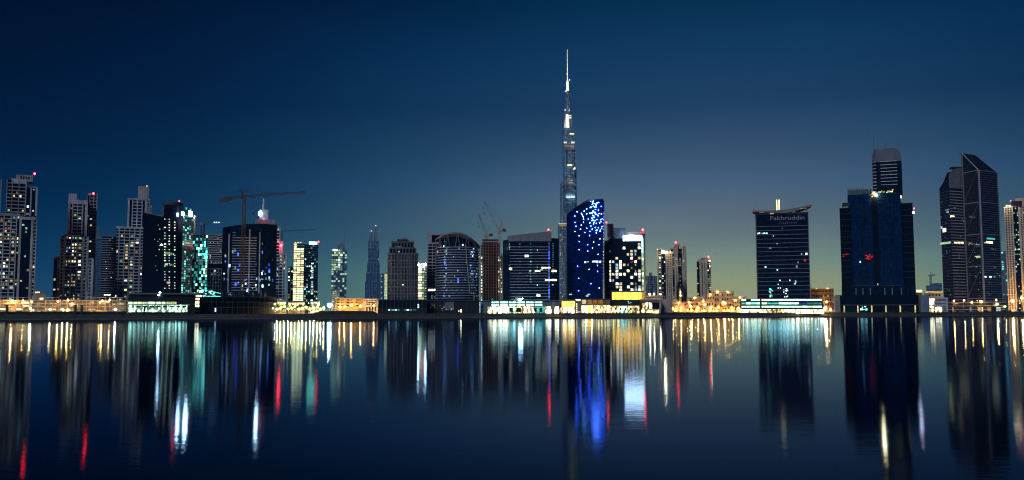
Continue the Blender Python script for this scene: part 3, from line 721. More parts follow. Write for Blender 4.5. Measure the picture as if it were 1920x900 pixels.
    bands(th, ww, a, b, n2, 1.6, .5, 'bluegrey'); lit_cells(th, ww, 0, ww.len, a, b, 9, n2 * 2, .12, 'dim', out=.7)
    za = zz(700, 452, Y)
    profile('blade_spire', th, ww, [(1, za), (ww.len * .36, za), (ww.len * .36, zz(697, 434, Y)), (ww.len * .30, zz(697, 432, Y)), (ww.len * .16, zz(697, 441, Y))], -14, -10, 'bluegrey')
    profile('blade_spire', th, ww, [(ww.len * .44, za), (ww.len - 1, za), (ww.len * .82, zz(704, 438, Y)), (ww.len * .68, zz(704, 422, Y)), (ww.len * .63, zz(704, 424, Y))], -16, -12, 'silver')
    for px, py in ((696.2, 433), (704.5, 423)): place('spire_light', th, 'wht2', at(px, py, Y), (2, 2, 2), shape='ball')
    Y = Yo(721, 760); w = front(713.5, 728, 530, Y)
    th = tower('apartment_tower', 'small slim far tower with a yellow green lit edge strip', w, 20)
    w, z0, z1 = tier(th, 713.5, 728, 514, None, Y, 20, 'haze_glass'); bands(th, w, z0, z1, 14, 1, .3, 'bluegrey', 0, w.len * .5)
    n = 14; h = (z1 - z0) / n
    for k in range(n):
        piece('lit_window', th, w, w.len * .52, w.len * .95, z0 + k * h + .3, z0 + k * h + h - .2, 0, .3, ['mint1', 'cream1', 'mint1'][k % 3])
        if k % 2: piece('lit_window', th, w, w.len * .08, w.len * .22, z0 + k * h + .8, z0 + k * h + 2.6, 0, .4, 'cool1')
towers_centre_left()
# ================================================================== towers, second half
def tower_grid():
    Y = Yo(755, 70); w = front(727, 783, 540, Y)
    th = tower('office_building', 'stone gridded block with a stepped crown and square dark windows', w, 32, 'building')
    zt = zz(755, 476, Y); rnd = random.Random(13)
    block('body', th, w, G, zt, 32, 'navy_glass')
    u, a2, b2 = tier(th, 730.5, 779.5, 465, 477, Y, 28, 'navy_glass', dy=2.2); v, a3, b3 = tier(th, 735, 775, 454, 466, Y, 24, 'navy_glass', dy=4.4); c, a4, b4 = tier(th, 745.5, 764, 449, 455, Y, 20, 'navy_glass', dy=6)
    z0 = zz(755, 563, Y); nf = 10; h = (zt - z0) / 7.0
    rows = 7
    cols = 9; cw = w.len / cols
    for i in range(cols + 1): piece('pier', th, w, max(-.5, i * cw - .75), min(w.len + .5, i * cw + .75), G, zt, -.4, 1.0, 'grid_stone')
    for k in range(rows * 1 + 1): piece('spandrel', th, w, 0, w.len, z0 + k * h - .9, z0 + k * h + .9, -.4, .75, 'grid_stone')
    for i in range(cols):
        for k in range(rows):
            piece('window', th, w, i * cw + .9, (i + 1) * cw - .9, z0 + k * h + 1.1, z0 + (k + 1) * h - 1.1, -.2, .12, 'blue_glass')
            piece('mullion', th, w, (i + .5) * cw - .14, (i + .5) * cw + .14, z0 + k * h + .9, z0 + (k + 1) * h - .9, .1, .5, 'midgrey')
            piece('transom', th, w, i * cw + .8, (i + 1) * cw - .8, z0 + (k + .5) * h - .2, z0 + (k + .5) * h + .2, .1, .45, 'midgrey')
    for (q, a, b, n) in ((u, a2, b2, 8), (v, a3, b3, 7), (c, a4, b4, 4)):
        for i in range(n + 1): piece('pier', th, q, q.len * i / n - .6, q.len * i / n + .6, a, b + .3, -.4, .9, 'grid_stone')
        piece('coping', th, q, -.6, q.len + .6, b - .8, b + .6, -1, 1.2, 'grid_stone')
    piece('coping', th, w, -.7, w.len + .7, zt - .8, zt + .5, -1, 1.3, 'grid_stone')
    for px, z in ((735.5, b3), (774.5, b3)): piece('finial', th, v, v.u(px, 454) - .5, v.u(px, 454) + .5, z, z + 2, -.8, .3, 'grid_stone')
    bars('flagpole', th, [(at(755, 449, Y + 10), at(755, 445.5, Y + 10), .25)], 'grid_stone')
    for (px, py, mt) in ((756, 534, 'wht2'), (748, 472, 'cool1'), (747, 476, 'cool0')): piece('lit_window', th, w, w.u(px, py) - .8, w.u(px, py) + .8, zz(px, py + .9, Y), zz(px, py - .9, Y), .1, .6, mt)
tower_grid()
def towers_behind_grid():
    Y = Yo(791, 520); w = front(783, 801, 520, Y)
    th = tower('apartment_tower', 'bright yellow green floodlit tower squeezed in the gap behind the gridded block', w, 20)
    w, z0, z1 = tier(th, 782, 791, 498, None, Y, 16, 'slate_glass'); v, a, b = tier(th, 790, 801, 497, None, Y, 16, 'slate_glass', dy=4)
    n = 18; h = (z1 - z0) / n
    for k in range(n):
        piece('lit_window', th, w, .2, w.len - .3, z0 + k * h + .9, z0 + (k + 1) * h - .1, 0, .15, ['cream2', 'mint2', 'cream1'][k % 3]); piece('floor_band', th, w, 0, w.len, z0 + k * h, z0 + k * h + .8, -.1, .4, 'pale')
        piece('lit_window', th, v, .4, v.len * .5, z0 + k * h + .9, z0 + (k + 1) * h - .1, 0, .15, ['mint0', 'mint1'][k % 2]); piece('lit_window', th, v, v.len * .6, v.len * .9, z0 + k * h + .9, z0 + k * h + 2.6, 0, .15, ['mint1', 'cool0', 'mint0'][k % 3])
    for i in range(3): piece('pier', th, v, v.len * i / 2 - .4, v.len * i / 2 + .4, a, b, -.2, .6, 'beige')
    for px in (784.5, 798.5): place('roof_floodlight', th, 'flood_white', at(px, 495.5, Y - 3), (3.2, 2, 3.6), shape='ball')
    red_light(th, at(792, 499, Y - 3), 1.2)
    tier(th, 786, 797, 494, 499, Y, 8, 'pinkish', dy=6, name='roof_block')
    Y = Yo(812, 120); w = front(801, 830, 500, Y)
    th = tower('office_building', 'pale framed slab with an open roof frame, half hidden by the round tower', w, 26, 'building')
    w, z0, z1 = tier(th, 801, 836, 457, None, Y, 26, 'black_glass')
    n = 22; bands(th, w, z0, z1, n, 1.0, .5, 'mauve'); piece('pier', th, w, -.3, 1.2, z0, z1 + .2, -.3, .8, 'mauve'); piece('pier', th, w, w.u(810, 500), w.u(810, 500) + .7, z0, z1, -.3, .6, 'mauve')
    zt = zz(815, 437, Y)
    for px in (802.2, 807.5, 829): piece('roof_frame_post', th, w, w.u(px, 450) - 1.2, w.u(px, 450) + 1.2, z1, zt, -4, .4, 'mauve')
    piece('roof_frame_beam', th, w, -.3, w.len, zt - 2.2, zt + .3, -5, .5, 'mauve'); piece('roof_frame_beam', th, w, -.3, w.len, z1 - .5, z1 + 1.3, -5, .6, 'mauve')
    piece('roof_glazing', th, w, 4, w.len, z1 + 1.2, zt - 2.2, -4, -3, 'teal_glass')
    piece('lit_window', th, w, .6, w.u(816, 544), zz(808, 545.5, Y), zz(808, 542, Y), 0, .7, 'wht2')
    lit_cells(th, w, 1, w.len * .5, z0, zz(808, 552, Y), 3, 3, .5, 'warm', out=.3)
towers_behind_grid()
def tower_round():
    Y = Yo(857, 75); w = front(816.5, 899, 500, Y)
    th = tower('office_tower', 'round dark blue tower with thin floor rings and an arched open crown', w, 40)
    R = w.len / 2 * 1.06; c = (w.A + w.B) / 2 - w.n * R * .55; n = 28
    a0 = math.atan2(w.n.y, w.n.x)
    def ring(r, t0=-1.02, t1=1.02, m=n):
        L = []
        for k in range(m + 1):
            a = a0 + (t0 + (t1 - t0) * k / m) * 1.0; L.append((c.x + r * math.cos(a), c.y + r * math.sin(a)))
        return L
    # widest where the outline meets the sight lines
    half = w.len / 2
    R = half * 1.0; c = (w.A + w.B) / 2 - w.n * 2
    line = ring(R, -1.57, 1.57); back = [tuple(w.B - w.n * 26), tuple(w.A - w.n * 26)]
    zb = zz(857, 459, Y)
    def top(p):
        u = (Vector(p) - w.A).dot(w.d) / w.len; py = 438 + (u - .42) ** 2 * (60 if u < .42 else 68); return zz(857, py, Y)
    prism('body', th, line + back, G, zb - 4, 'blue_glass')
    nf = 20; z0 = zz(857, 560, Y)
    for k in range(nf + 1):
        z = z0 + (zb - 4 - z0) * k / nf; ribbon('floor_ring', th, line, z, z + .7, .45, 'mauve', .6)
    # open crown: sloping arch rim on slanted struts, glazing set back
    inner = ring(R - 4, -1.5, 1.5); prism('crown_drum', th, inner + [tuple(w.B - w.n * 22), tuple(w.A - w.n * 22)], zb - 4, zb + 3, 'navy_glass', tops=[min(top(p) - 3, zb + 14) for p in inner] + [zb - 3, zb - 3])
    rim = [(p[0], p[1], top(p)) for p in ring(R + .6, -1.57, 1.57)]; rim2 = [(p[0], p[1], top(p) - 2.8) for p in ring(R - 3.2, -1.57, 1.57)]
    V, Fc = [], []
    for p, q in zip(rim, rim2):
        V += [p, (p[0], p[1], p[2] - 1.7), q, (q[0], q[1], q[2] - 1.4)]
    for i in range(len(rim) - 1):
        for k, l in ((0, 1), (1, 3), (3, 2), (2, 0)): Fc.append((i * 4 + k, i * 4 + l, i * 4 + 4 + l, i * 4 + 4 + k))
    mesh_obj('crown_rim', V, Fc, 'slate_panel', th)
    for i in range(1, len(rim) - 1, 2):
        q = line[i]; place_a = (q[0], q[1], zb - 4); d = 1 if i % 4 == 1 else -1
        j = min(max(i + d, 0), len(rim) - 1); bars('crown_strut', th, [(place_a, (rim[j][0], rim[j][1], rim[j][2] - 1.5), .3)], 'slate_panel')
    # slanting seam and lit strips
    def on(px, py, o=.3):
        # nearest point of the front arc to a sight line
        q = min(ring(R + o, -1.57, 1.57, 240), key=lambda p: abs(rr(px, py) - p[0] / p[1])); return (q[0], q[1], zz(px, py, Y - R * .6))
    bars('seam', th, [(on(873, 460), on(876, 492, .4), .55), (on(876, 492, .4), on(881, 550, .5), .5)], 'mauve')
    rnd = random.Random(31)
    for k in range(120):
        px = rnd.choice([rnd.uniform(881, 889), rnd.uniform(881, 896), rnd.uniform(820, 895), rnd.uniform(833, 838)]); py = 464 + rnd.randint(0, 17) * 5.2 + 2.5
        p = on(px, py, .15); place('lit_window', th, rnd.choice(['cool0', 'cool0', 'cool1', 'blue1', 'cool0', 'teal0', 'cool1']), p, (rnd.uniform(.5, 1.5), .5, rnd.uniform(.8, 1.6)), w.rz)
    for px, py in ((833.5, 492), (834, 495), (859, 524), (859, 529)): place('lit_window', th, 'blue2', on(px, py, .2), (1.1, .5, 2.2), w.rz)
    for px, py in ((832, 462), (868, 460), (885, 473), (886, 480)): place('lit_window', th, 'cool2', on(px, py, .2), (1.0, .5, 1.6), w.rz)
tower_round()
def tower_unfinished():
    Y = Yo(922, 170); w = front(901, 944, 500, Y)
    th = tower('unfinished_tower', 'brown unfinished concrete tower frame with open floors under two cranes', w, 28, 'building')
    zt = zz(920, 449, Y)
    block('core', th, Wall(w.A - w.n * 5, w.B - w.n * 5), G, zt - 4, 18, 'black', s0=2, s1=w.len - 4)
    n = 26; h = (zt - G) / n; s1 = w.u(934, 500); rnd = random.Random(17)
    for k in range(n + 1):
        e = s1 if k > n - 6 else w.len
        piece('floor_slab', th, w, w.u(904, 500) if k > n - 2 else 0, e, G + k * h, G + k * h + .38, -26, .3, 'brown')
    for i, px in enumerate((901.8, 906, 911, 916, 921, 926, 931, 936, 940, 943)):
        zz1 = zt if 903 < px < 934 else (zt - 6 if px < 903 else zt - 5 * h); s = w.u(px, 500); piece('column', th, w, s - .45, s + .45, G, zz1, -1.2, .1, 'brown')
        piece('column', th, w, s - .4, s + .4, G, zz1 - 1, -24, -23, 'brown')
    for k in range(1, n - 6):
        if rnd.random() < .8: piece('work_light', th, w, w.u(902.3, 500), w.u(904, 500), G + k * h + 1, G + k * h + 2.6, -1, .5, rnd.choice(['cool1', 'wht2', 'cool2']))
        for px in (934.5, 937.5, 939.5):
            if rnd.random() < .5 and k > 6: piece('work_light', th, w, w.u(px, 500), w.u(px, 500) + .9, G + k * h + 1, G + k * h + 2.8, -1, .5, rnd.choice(['cream1', 'wht1', 'wht2']))
    piece('hoist_track', th, w, w.u(942.3, 500), w.u(943.8, 500), G, zt - 5 * h, .2, 1.0, 'silver')
    def luffer(label, px, py0, py1, jx, jy, bx, by, Yc, ground):
        p = at(px, py1, Yc); z0 = G if ground else zz(px, py0, Yc)
        t = thing('luffing_crane', label, 'crane', (p.x, p.y, z0))
        bars('mast', t, lattice((p.x, p.y, z0), (p.x, p.y, p.z), 2.2, 4, .2), 'pinkish')
        place('cab', t, 'pinkish', (p.x + .5, p.y - 1, p.z + 1), (4.5, 3.5, 3.2)); j = at(jx, jy, Yc)
        bars('jib', t, lattice((p.x, p.y, p.z + 1), j, 1.3, 3.5, .13, Vector((0, 1, 0))), 'pinkish')
        b = at(bx, by, Yc); bars('back_mast', t, lattice((p.x, p.y, p.z + 1), b, 1.1, 3, .14, Vector((0, 1, 0))), 'pinkish')
        place('counterweight', t, 'darkgrey', (p.x + 5.5, p.y, p.z + 1.4), (4, 3, 3)); bars('tie_rope', t, [(b, j, .10), ((p.x + 5, p.y, p.z + 2), b, .10)], 'darkgrey')
        k = j + Vector((0, 0, -14)); bars('hook_rope', t, [(j, k, .1)], 'darkgrey'); place('hook', t, 'darkgrey', k, (.9, .9, 1.6))
        return t
    t = luffer('tall luffing crane with a steep raised jib beside the unfinished tower', 936, 446, 434, 907.5, 377, 941.5, 415, Y - 3, True)
    t = luffer('smaller luffing crane standing on top of the unfinished tower', 911.5, 449, 443, 897.5, 402, 910.5, 431, Y + 14, False)
tower_unfinished()
def tower_wide_banded():
    Y = Yo(996, 62); w = front(953, 1034, 500, Y, 3)
    th = tower('office_building', 'broad dark office block with thin floor lines and a sloping grey roof screen', w, 36, 'building')
    za, zb = zz(953, 453, w.A.y), zz(1034, 452, w.B.y); zt = (za + zb) / 2
    block('body', th, w, G, zt, 34, 'navy_glass'); n = 19; z0 = zz(990, 562, Y)
    for k in range(n): piece('floor_band', th, w, 1.5, w.len - 1.5, z0 + (zt - 3 - z0) * k / n, z0 + (zt - 3 - z0) * k / n + .6, -.2, .5, 'mauve')
    profile('roof_screen', th, w, [(0, zt), (w.len, zt), (w.len, zz(1034, 433.5, w.B.y)), (0, zz(953, 442, w.A.y))], -26, .6, 'slate_panel')
    for i in range(10): piece('screen_lamp', th, w, w.len * (i + .5) / 10 - .4, w.len * (i + .5) / 10 + .4, zt + 1.2, zt + 1.7, .6, .8, 'cool0')
    v = Wall((rr(943, 500) * (Y + 12), Y + 12), w.A - w.d * .05); prism('side_wing', th, [tuple(v.A), tuple(v.B), tuple(v.B - v.n * 20), tuple(v.A - v.n * 20)], G, zz(948, 450, Y + 6), 'black_glass')
    x = Wall(w.B + w.d * .05, (rr(1048, 500) * (Y + 10), Y + 10)); zx = zz(1042, 446.5, Y + 4); prism('side_wing', th, [tuple(x.A), tuple(x.B), tuple(x.B - x.n * 20), tuple(x.A - x.n * 20)], G, zx, 'black_glass')
    rnd = random.Random(8)
    def lw(px0, px1, py, hpx, mt, ww=None):
        ww = ww or w; a, b = ww.u(px0, py), ww.u(px1, py); yy = ww.pt((a + b) / 2, 0).y; piece('lit_window', th, ww, a, b, zz(px0, py + hpx / 2, yy), zz(px0, py - hpx / 2, yy), 0, .6, mt)
    for a in ((984, 991, 480, 4, 'wht2'), (954.5, 960, 504, 4, 'cream2'), (1015, 1032, 502, 2.4, 'cream2'), (1003, 1013, 508, 2.4, 'wht2'), (1013, 1018, 506, 2.4, 'mint1'), (992, 996, 508, 2.4, 'mint1'), (1006, 1013, 554, 3.6, 'wht2'), (1022, 1034, 525, 2.8, 'wht2'), (1000, 1004, 512, 2, 'mint0')): lw(*a)
    for a in ((1034.5, 1043, 508, 3.6, 'cream2'), (1034.5, 1043, 525, 3.4, 'wht2'), (1035, 1037, 534, 2, 'cool1')): lw(*a, x)
    for px, mix in ((995, 'teal'), (974.5, 'dim'), (1007, 'teal')):
        for k in range(19):
            if rnd.random() < .55: lw(px - .7 * rnd.random(), px + .9, 457 + k * 5.5 + rnd.random(), rnd.uniform(1, 2.6), rnd.choice(MIX[mix]))
    for k in range(34): lw(1028.4, 1030 + rnd.random(), 456 + k * 3.1, 1.7, rnd.choice(['blue2', 'blue2', 'blue1', 'cool0']))
    for k in range(14): lw(1036, 1037, 457 + k * 4.2, 1.6, rnd.choice(['cool0', 'teal0']), x)
    for k in range(8): lw(954.5, 955.5, 457 + k * 9 * rnd.random(), 1.6, 'cool1')
    red_light(th, at(1028.5, 432.5, Y - 2), 1.6); tier(th, 1026, 1034, 431, 436, Y, 6, 'pinkish', dy=6, name='roof_block')
tower_wide_banded()
def tallest():
    Y = 2815.0; ax = at(1067, 586, Y); K = Y / F_PX
    th = thing('skyscraper', 'tallest stepped needle skyscraper with a lit spire, rising far above every other tower', 'skyscraper', (ax.x, ax.y, G))
    cx, cyy = ax.x, ax.y
    def zp(py): return zz(1067, py, Y)
    def tierw(name, ang, r, hw, z0, z1, mat):
        # a wing: straight sides and a rounded nose
        d = Vector((math.cos(ang), math.sin(ang))); s = Vector((-d.y, d.x)); pts = []
        pts.append(Vector((cx, cyy)) - s * hw); pts.append(Vector((cx, cyy)) + d * (r - hw) - s * hw)
        for k in range(1, 6):
            a = -math.pi / 2 + math.pi * k / 6; pts.append(Vector((cx, cyy)) + d * (r - hw + hw * math.cos(a)) + s * hw * math.sin(a))
        pts.append(Vector((cx, cyy)) + d * (r - hw) + s * hw); pts.append(Vector((cx, cyy)) + s * hw)
        return prism(name, th, [tuple(p) for p in pts], z0, z1, mat)
    # wings: towards lower left, lower right and away
    aL, aR, aB = math.radians(205), math.radians(-25), math.radians(90)
    L = [(19.5, 8.5, 586, 421), (14.6, 8, 421, 343), (9.6, 6.6, 343, 277), (9.8, 6, 277, 214), (7.2, 4.5, 214, 205)]
    R = [(24, 8.5, 586, 470), (19, 8.2, 470, 400), (15.2, 8, 400, 316), (13, 7, 316, 278), (10.8, 6, 278, 250), (7, 4.6, 250, 222)]
    B = [(24, 8.5, 586, 500), (19, 8, 500, 440), (15, 7.5, 440, 370), (12, 7, 370, 300), (9, 6, 300, 235), (7, 4.5, 235, 215)]
    for ang, T in ((aL, L), (aR, R), (aB, B)):
        for (r, hw, p0, p1) in T: tierw('wing_tier', ang, r * K / (math.cos(math.radians(25)) if ang != aB else 1), hw * K, zp(p0), zp(p1), 'far_haze_glass')
    def core(r, p0, p1, mat='far_haze_glass', name='core', r2=None):
        n = 12; b = [(cx + r * K * math.cos(2 * math.pi * k / n - .4), cyy + r * K * math.sin(2 * math.pi * k / n - .4)) for k in range(n)]
        V = [(*p, zp(p0)) for p in b] + [(cx + (r2 or r) * K * math.cos(2 * math.pi * k / n - .4), cyy + (r2 or r) * K * math.sin(2 * math.pi * k / n - .4), zp(p1)) for k in range(n)]
        Fc = [(k, (k + 1) % n, n + (k + 1) % n, n + k) for k in range(n)] + [tuple(range(n, 2 * n)), tuple(range(n - 1, -1, -1))]
        return mesh_obj(name, V, Fc, mat, th, [[(V[i][0], V[i][2]) for i in f] for f in Fc])
    core(8.5, 586, 246); core(5.6, 246, 190); core(4.4, 190, 171); core(2.8, 171, 152, 'glow_metal', 'lantern', 2.2); core(.95, 152, 118, 'glow_metal', 'spire', .55); core(.5, 118, 93, 'glow_metal', 'spire_tip', .3)  # lantern and spire: floodlighting put in as the metal's own glow
    fw = Wall((cx - 30 * K, cyy - 15 * K), (cx + 30 * K, cyy - 15 * K))
    def xat(px, py): return rr(px, py) * (cyy) 
    def surf(px, py, hw=1.0, hh=1.0, mat='cool1', name='lit_window', o=0.0):
        # on the front of whichever wing stands at that column
        dx = rr(px, py) * cyy - cx; f = abs(dx) * math.tan(math.radians(25)); lim = 8.3 if py > 277 else (6.6 if py > 240 else 4.6)
        y = cyy - f - lim * K / math.cos(math.radians(25)) * .93 - 1.2 - o
        return place(name, th, mat, (rr(px, py) * y, y, zz(px, py, y)), (hw * 2, 1.6, hh * 2))
    def belt(p0, px0, px1, hpx, mat):
        n = 5
        for k in range(n):
            x = px0 + (px1 - px0) * (k + .5) / n; surf(x, p0, (px1 - px0) / n * K / 2 * 1.02, hpx * K / 2, mat, 'service_belt', 1)
    for a in ((273.5, 1058, 1077, 2.4, 'cream0'), (279, 1058.5, 1077, 4.4, 'grey'), (309.5, 1064, 1073, 2.2, 'cream2'), (346, 1053, 1080, 5, 'silver'), (343, 1066, 1075, 1.4, 'cream1'), (366, 1061, 1078, 1.6, 'cool1'), (369.5, 1061, 1078, 1.8, 'cool2'), (422, 1047.5, 1062, 5, 'cream0'), (420, 1047.5, 1062, 1.6, 'wht2'), (338, 1068, 1074, 1.2, 'wht1'), (267, 1057.5, 1062, 1.8, 'wht2'), (267, 1072, 1077, 1.8, 'wht2'), (217, 1066, 1071.5, 1.2, 'cream2'), (221, 1067, 1071.5, 1.2, 'wht2'), (251, 1068, 1076.5, 1.4, 'cream2')): belt(*a)
    # crown terraces: self-glowing panels stand in for floodlighting
    for k in range(7): surf(1062.8, 216 + k * 3.6, 4.6 * K * (.62 + .06 * k), 1.75 * K, 'glow_metal', 'floodlight_glow_panel', 2)
    for a in ((1059.5, 206, .8), (1067.5, 207, .8), (1061, 171, 1.6), (1068, 150, .9), (1063.5, 139, 1.0)): surf(a[0], a[1], a[2] * K, 1.3 * K, 'glow_metal', 'floodlight_glow_panel', 1)
    surf(1078, 315, 1.6, 3, 'wht2'); surf(1076, 317, 1.4, 1.4, 'wht2')
    rnd = random.Random(41); cnt = 0
    def span(py):
        l = 1067 - [r for r, h, p0, p1 in L if p1 <= py <= p0][0] if py >= 205 else 1062
        r = 1067 + ([r for r, h, p0, p1 in R if p1 <= py <= p0] or [5])[0] if py >= 222 else 1071.5
        return l + .8, r - .8
    for j in range(70):
        py = 176 + j * 5.5; l, r = span(py)
        if py > 380: r = min(r, 1064)
        for strip in (1050.5, 1054, 1057.5, 1061, 1064.5, 1068, 1071.5, 1075, 1078.5):
            if l < strip < r and rnd.random() < .62:
                surf(strip + rnd.uniform(-.3, .3), py + rnd.uniform(-1, 1), rnd.uniform(.6, 1.0), rnd.uniform(.8, 1.6), rnd.choice(['cool1', 'wht1', 'cool0', 'cream1', 'cool1', 'cream1']))
    # fins down the lower shafts
    for px, p0, p1 in ((1050, 560, 424), (1053, 560, 424), (1056, 560, 424), (1059, 560, 424), (1061.5, 560, 424), (1055, 420, 345), (1058, 420, 345), (1062, 420, 280), (1067, 420, 280), (1072, 420, 280), (1077, 420, 320)):
        y = cyy - abs(rr(px, p0) * cyy - cx) * math.tan(math.radians(25)) - 8.3 * K - 3; place('fin', th, 'silver', (rr(px, p0) * y, y, (zz(px, p0, y) + zz(px, p1, y)) / 2), (.8, 2.4, abs(zz(px, p1, y) - zz(px, p0, y))))
    for k in range(46):
        y = cyy - 15 * K; py = 560 - k * 3; surf(1051 + (k % 4) * 3, py, 1.3, 1.2, ['cream0', 'cream1', 'cool0'][k % 3])
tallest()
def tower_blue_led():
    Y = Yo(1098, 85); w = front(1062.5, 1131, 480, Y)
    th = tower('office_tower', 'deep blue tower with a rising curved top, sprinkled with blue and white light points', w, 34)
    top = [(1062.5, 403), (1066, 400), (1072, 395), (1080, 389), (1090, 383.5), (1100, 379.5), (1112, 376.5), (1124, 374.8), (1131, 374.3)]
    edge = [(1132.2, 378), (1132.8, 400), (1132.6, 430), (1132.0, 470), (1131.0, 510), (1130.0, 560)]
    pts = [(w.u(1063.8, 560), G)] + [(w.u(edge[-1][0], 560), G)] + [(w.u(a, b), zz(a, b, Y)) for a, b in reversed(edge)] + [(w.u(a, b), zz(a, b, Y)) for a, b in reversed(top)]
    profile('body', th, w, pts, -32, 0, 'deep_blue_glass')
    profile('edge_fin', th, w, [(w.u(a, b), zz(a, b, Y)) for a, b in edge[::-1]] + [(w.u(a + 1.2, b), zz(a, b, Y)) for a, b in edge], -32, 1.0, 'silver')
    rimo = [(w.u(a, b), zz(a, b, Y)) for a, b in top]
    profile('roof_rim', th, w, [(a, b) for a, b in rimo] + [(a, b + .9) for a, b in reversed(rimo)], -31, .6, 'black')
    c0, c1 = at(1090, 382, Y - 1), at(1105, 374, Y - 1); bars('roof_gantry', th, [(c0, c1, .5), (at(1098, 380, Y - 1), at(1100, 377, Y - 1), .3)], 'black')
    for k in range(1, 27): piece('panel_joint', th, w, w.u(1064, 560), w.u(1129.5, 560), zz(1098, 560 - k * 6.2, Y) - .09, zz(1098, 560 - k * 6.2, Y) + .09, 0, .18, 'navy_glass')
    rnd = random.Random(19)
    P = [(1082, 397, 1), (1078, 405, 0), (1078, 417, 0), (1080, 424, 0), (1078, 434, 1), (1090, 400, 1), (1092, 403, 1), (1090.5, 402, 1), (1095.5, 396, 1), (1093.5, 406.5, 1), (1094, 411, 1), (1094, 417, 1), (1090, 422, 1), (1088.5, 430, 1), (1086, 442, 1), (1086, 453, 0), (1086, 468, 1), (1096.5, 436, 0), (1100, 428, 1), (1105.5, 442, 1), (1102, 459, 0), (1102, 471, 0), (1111, 465, 1), (1113, 454, 1), (1121.5, 477, 1), (1120.5, 498, 1), (1083, 499, 0), (1104.5, 505, 1), (1120.5, 509, 0), (1085, 522, 1), (1108, 532, 0), (1085, 545, 0), (1123.5, 540, 1), (1125, 448, 1), (1123, 459, 0), (1118, 437, 1), (1110.5, 430, 1), (1106, 434, 0), (1100, 401, 1), (1106, 400, 1), (1103, 411, 0), (1106, 418, 1), (1110, 414, 1), (1108, 424, 0), (1113, 420, 1), (1116, 427, 0), (1100, 392, 1), (1107, 389, 1), (1112, 396, 1), (1111, 404, 1), (1114, 408, 1), (1116, 401, 1), (1119, 412, 1), (1118, 419, 1), (1122, 427, 1), (1125, 434, 0), (1121, 404, 1)]
    for k in range(46):
        t = rnd.random() ** 1.3; P.append((rnd.uniform(1101 + t * 16, 1130.5), 377 + t * 58, int(rnd.random() < .62)))
    for (px, py, q) in P:
        if py < 376.5: continue
        s = w.u(px, py)
        place('light_point', th, 'bulb_cool' if q else 'bulb_blue', w.pt(s, zz(px, py, Y), .35), (.72, .4, .72), w.rz, shape='ball')
    for (px, py, a, b) in ((1097.5, 491.5, 1.6, 1.8), (1102, 491, 2.4, 1), (1115, 490.5, 5, 1.6), (1120, 491, 2, 2.4), (1125.5, 491, 1.6, 2.2)  ):
        s = w.u(px, py); piece('lit_window', th, w, s - a / 2, s + a / 2, zz(px, py, Y) - b / 2, zz(px, py, Y) + b / 2, 0, .25, rnd.choice(['cool1', 'cool2', 'teal1']))
    for k in range(26): place('edge_light', th, rnd.choice(['cool1', 'cool0', 'blue2', 'wht1']), at(1131.6 - k * .05 + .4, 400 + k * 6, Y - 2), (.8, .6, 1.6))
    for px, py in ((1104, 552), (1101, 555), (1070, 552)): place('lit_window', th, 'cool1', at(px, py, Y - .4), (3, .4, 1.2), w.rz)
tower_blue_led()
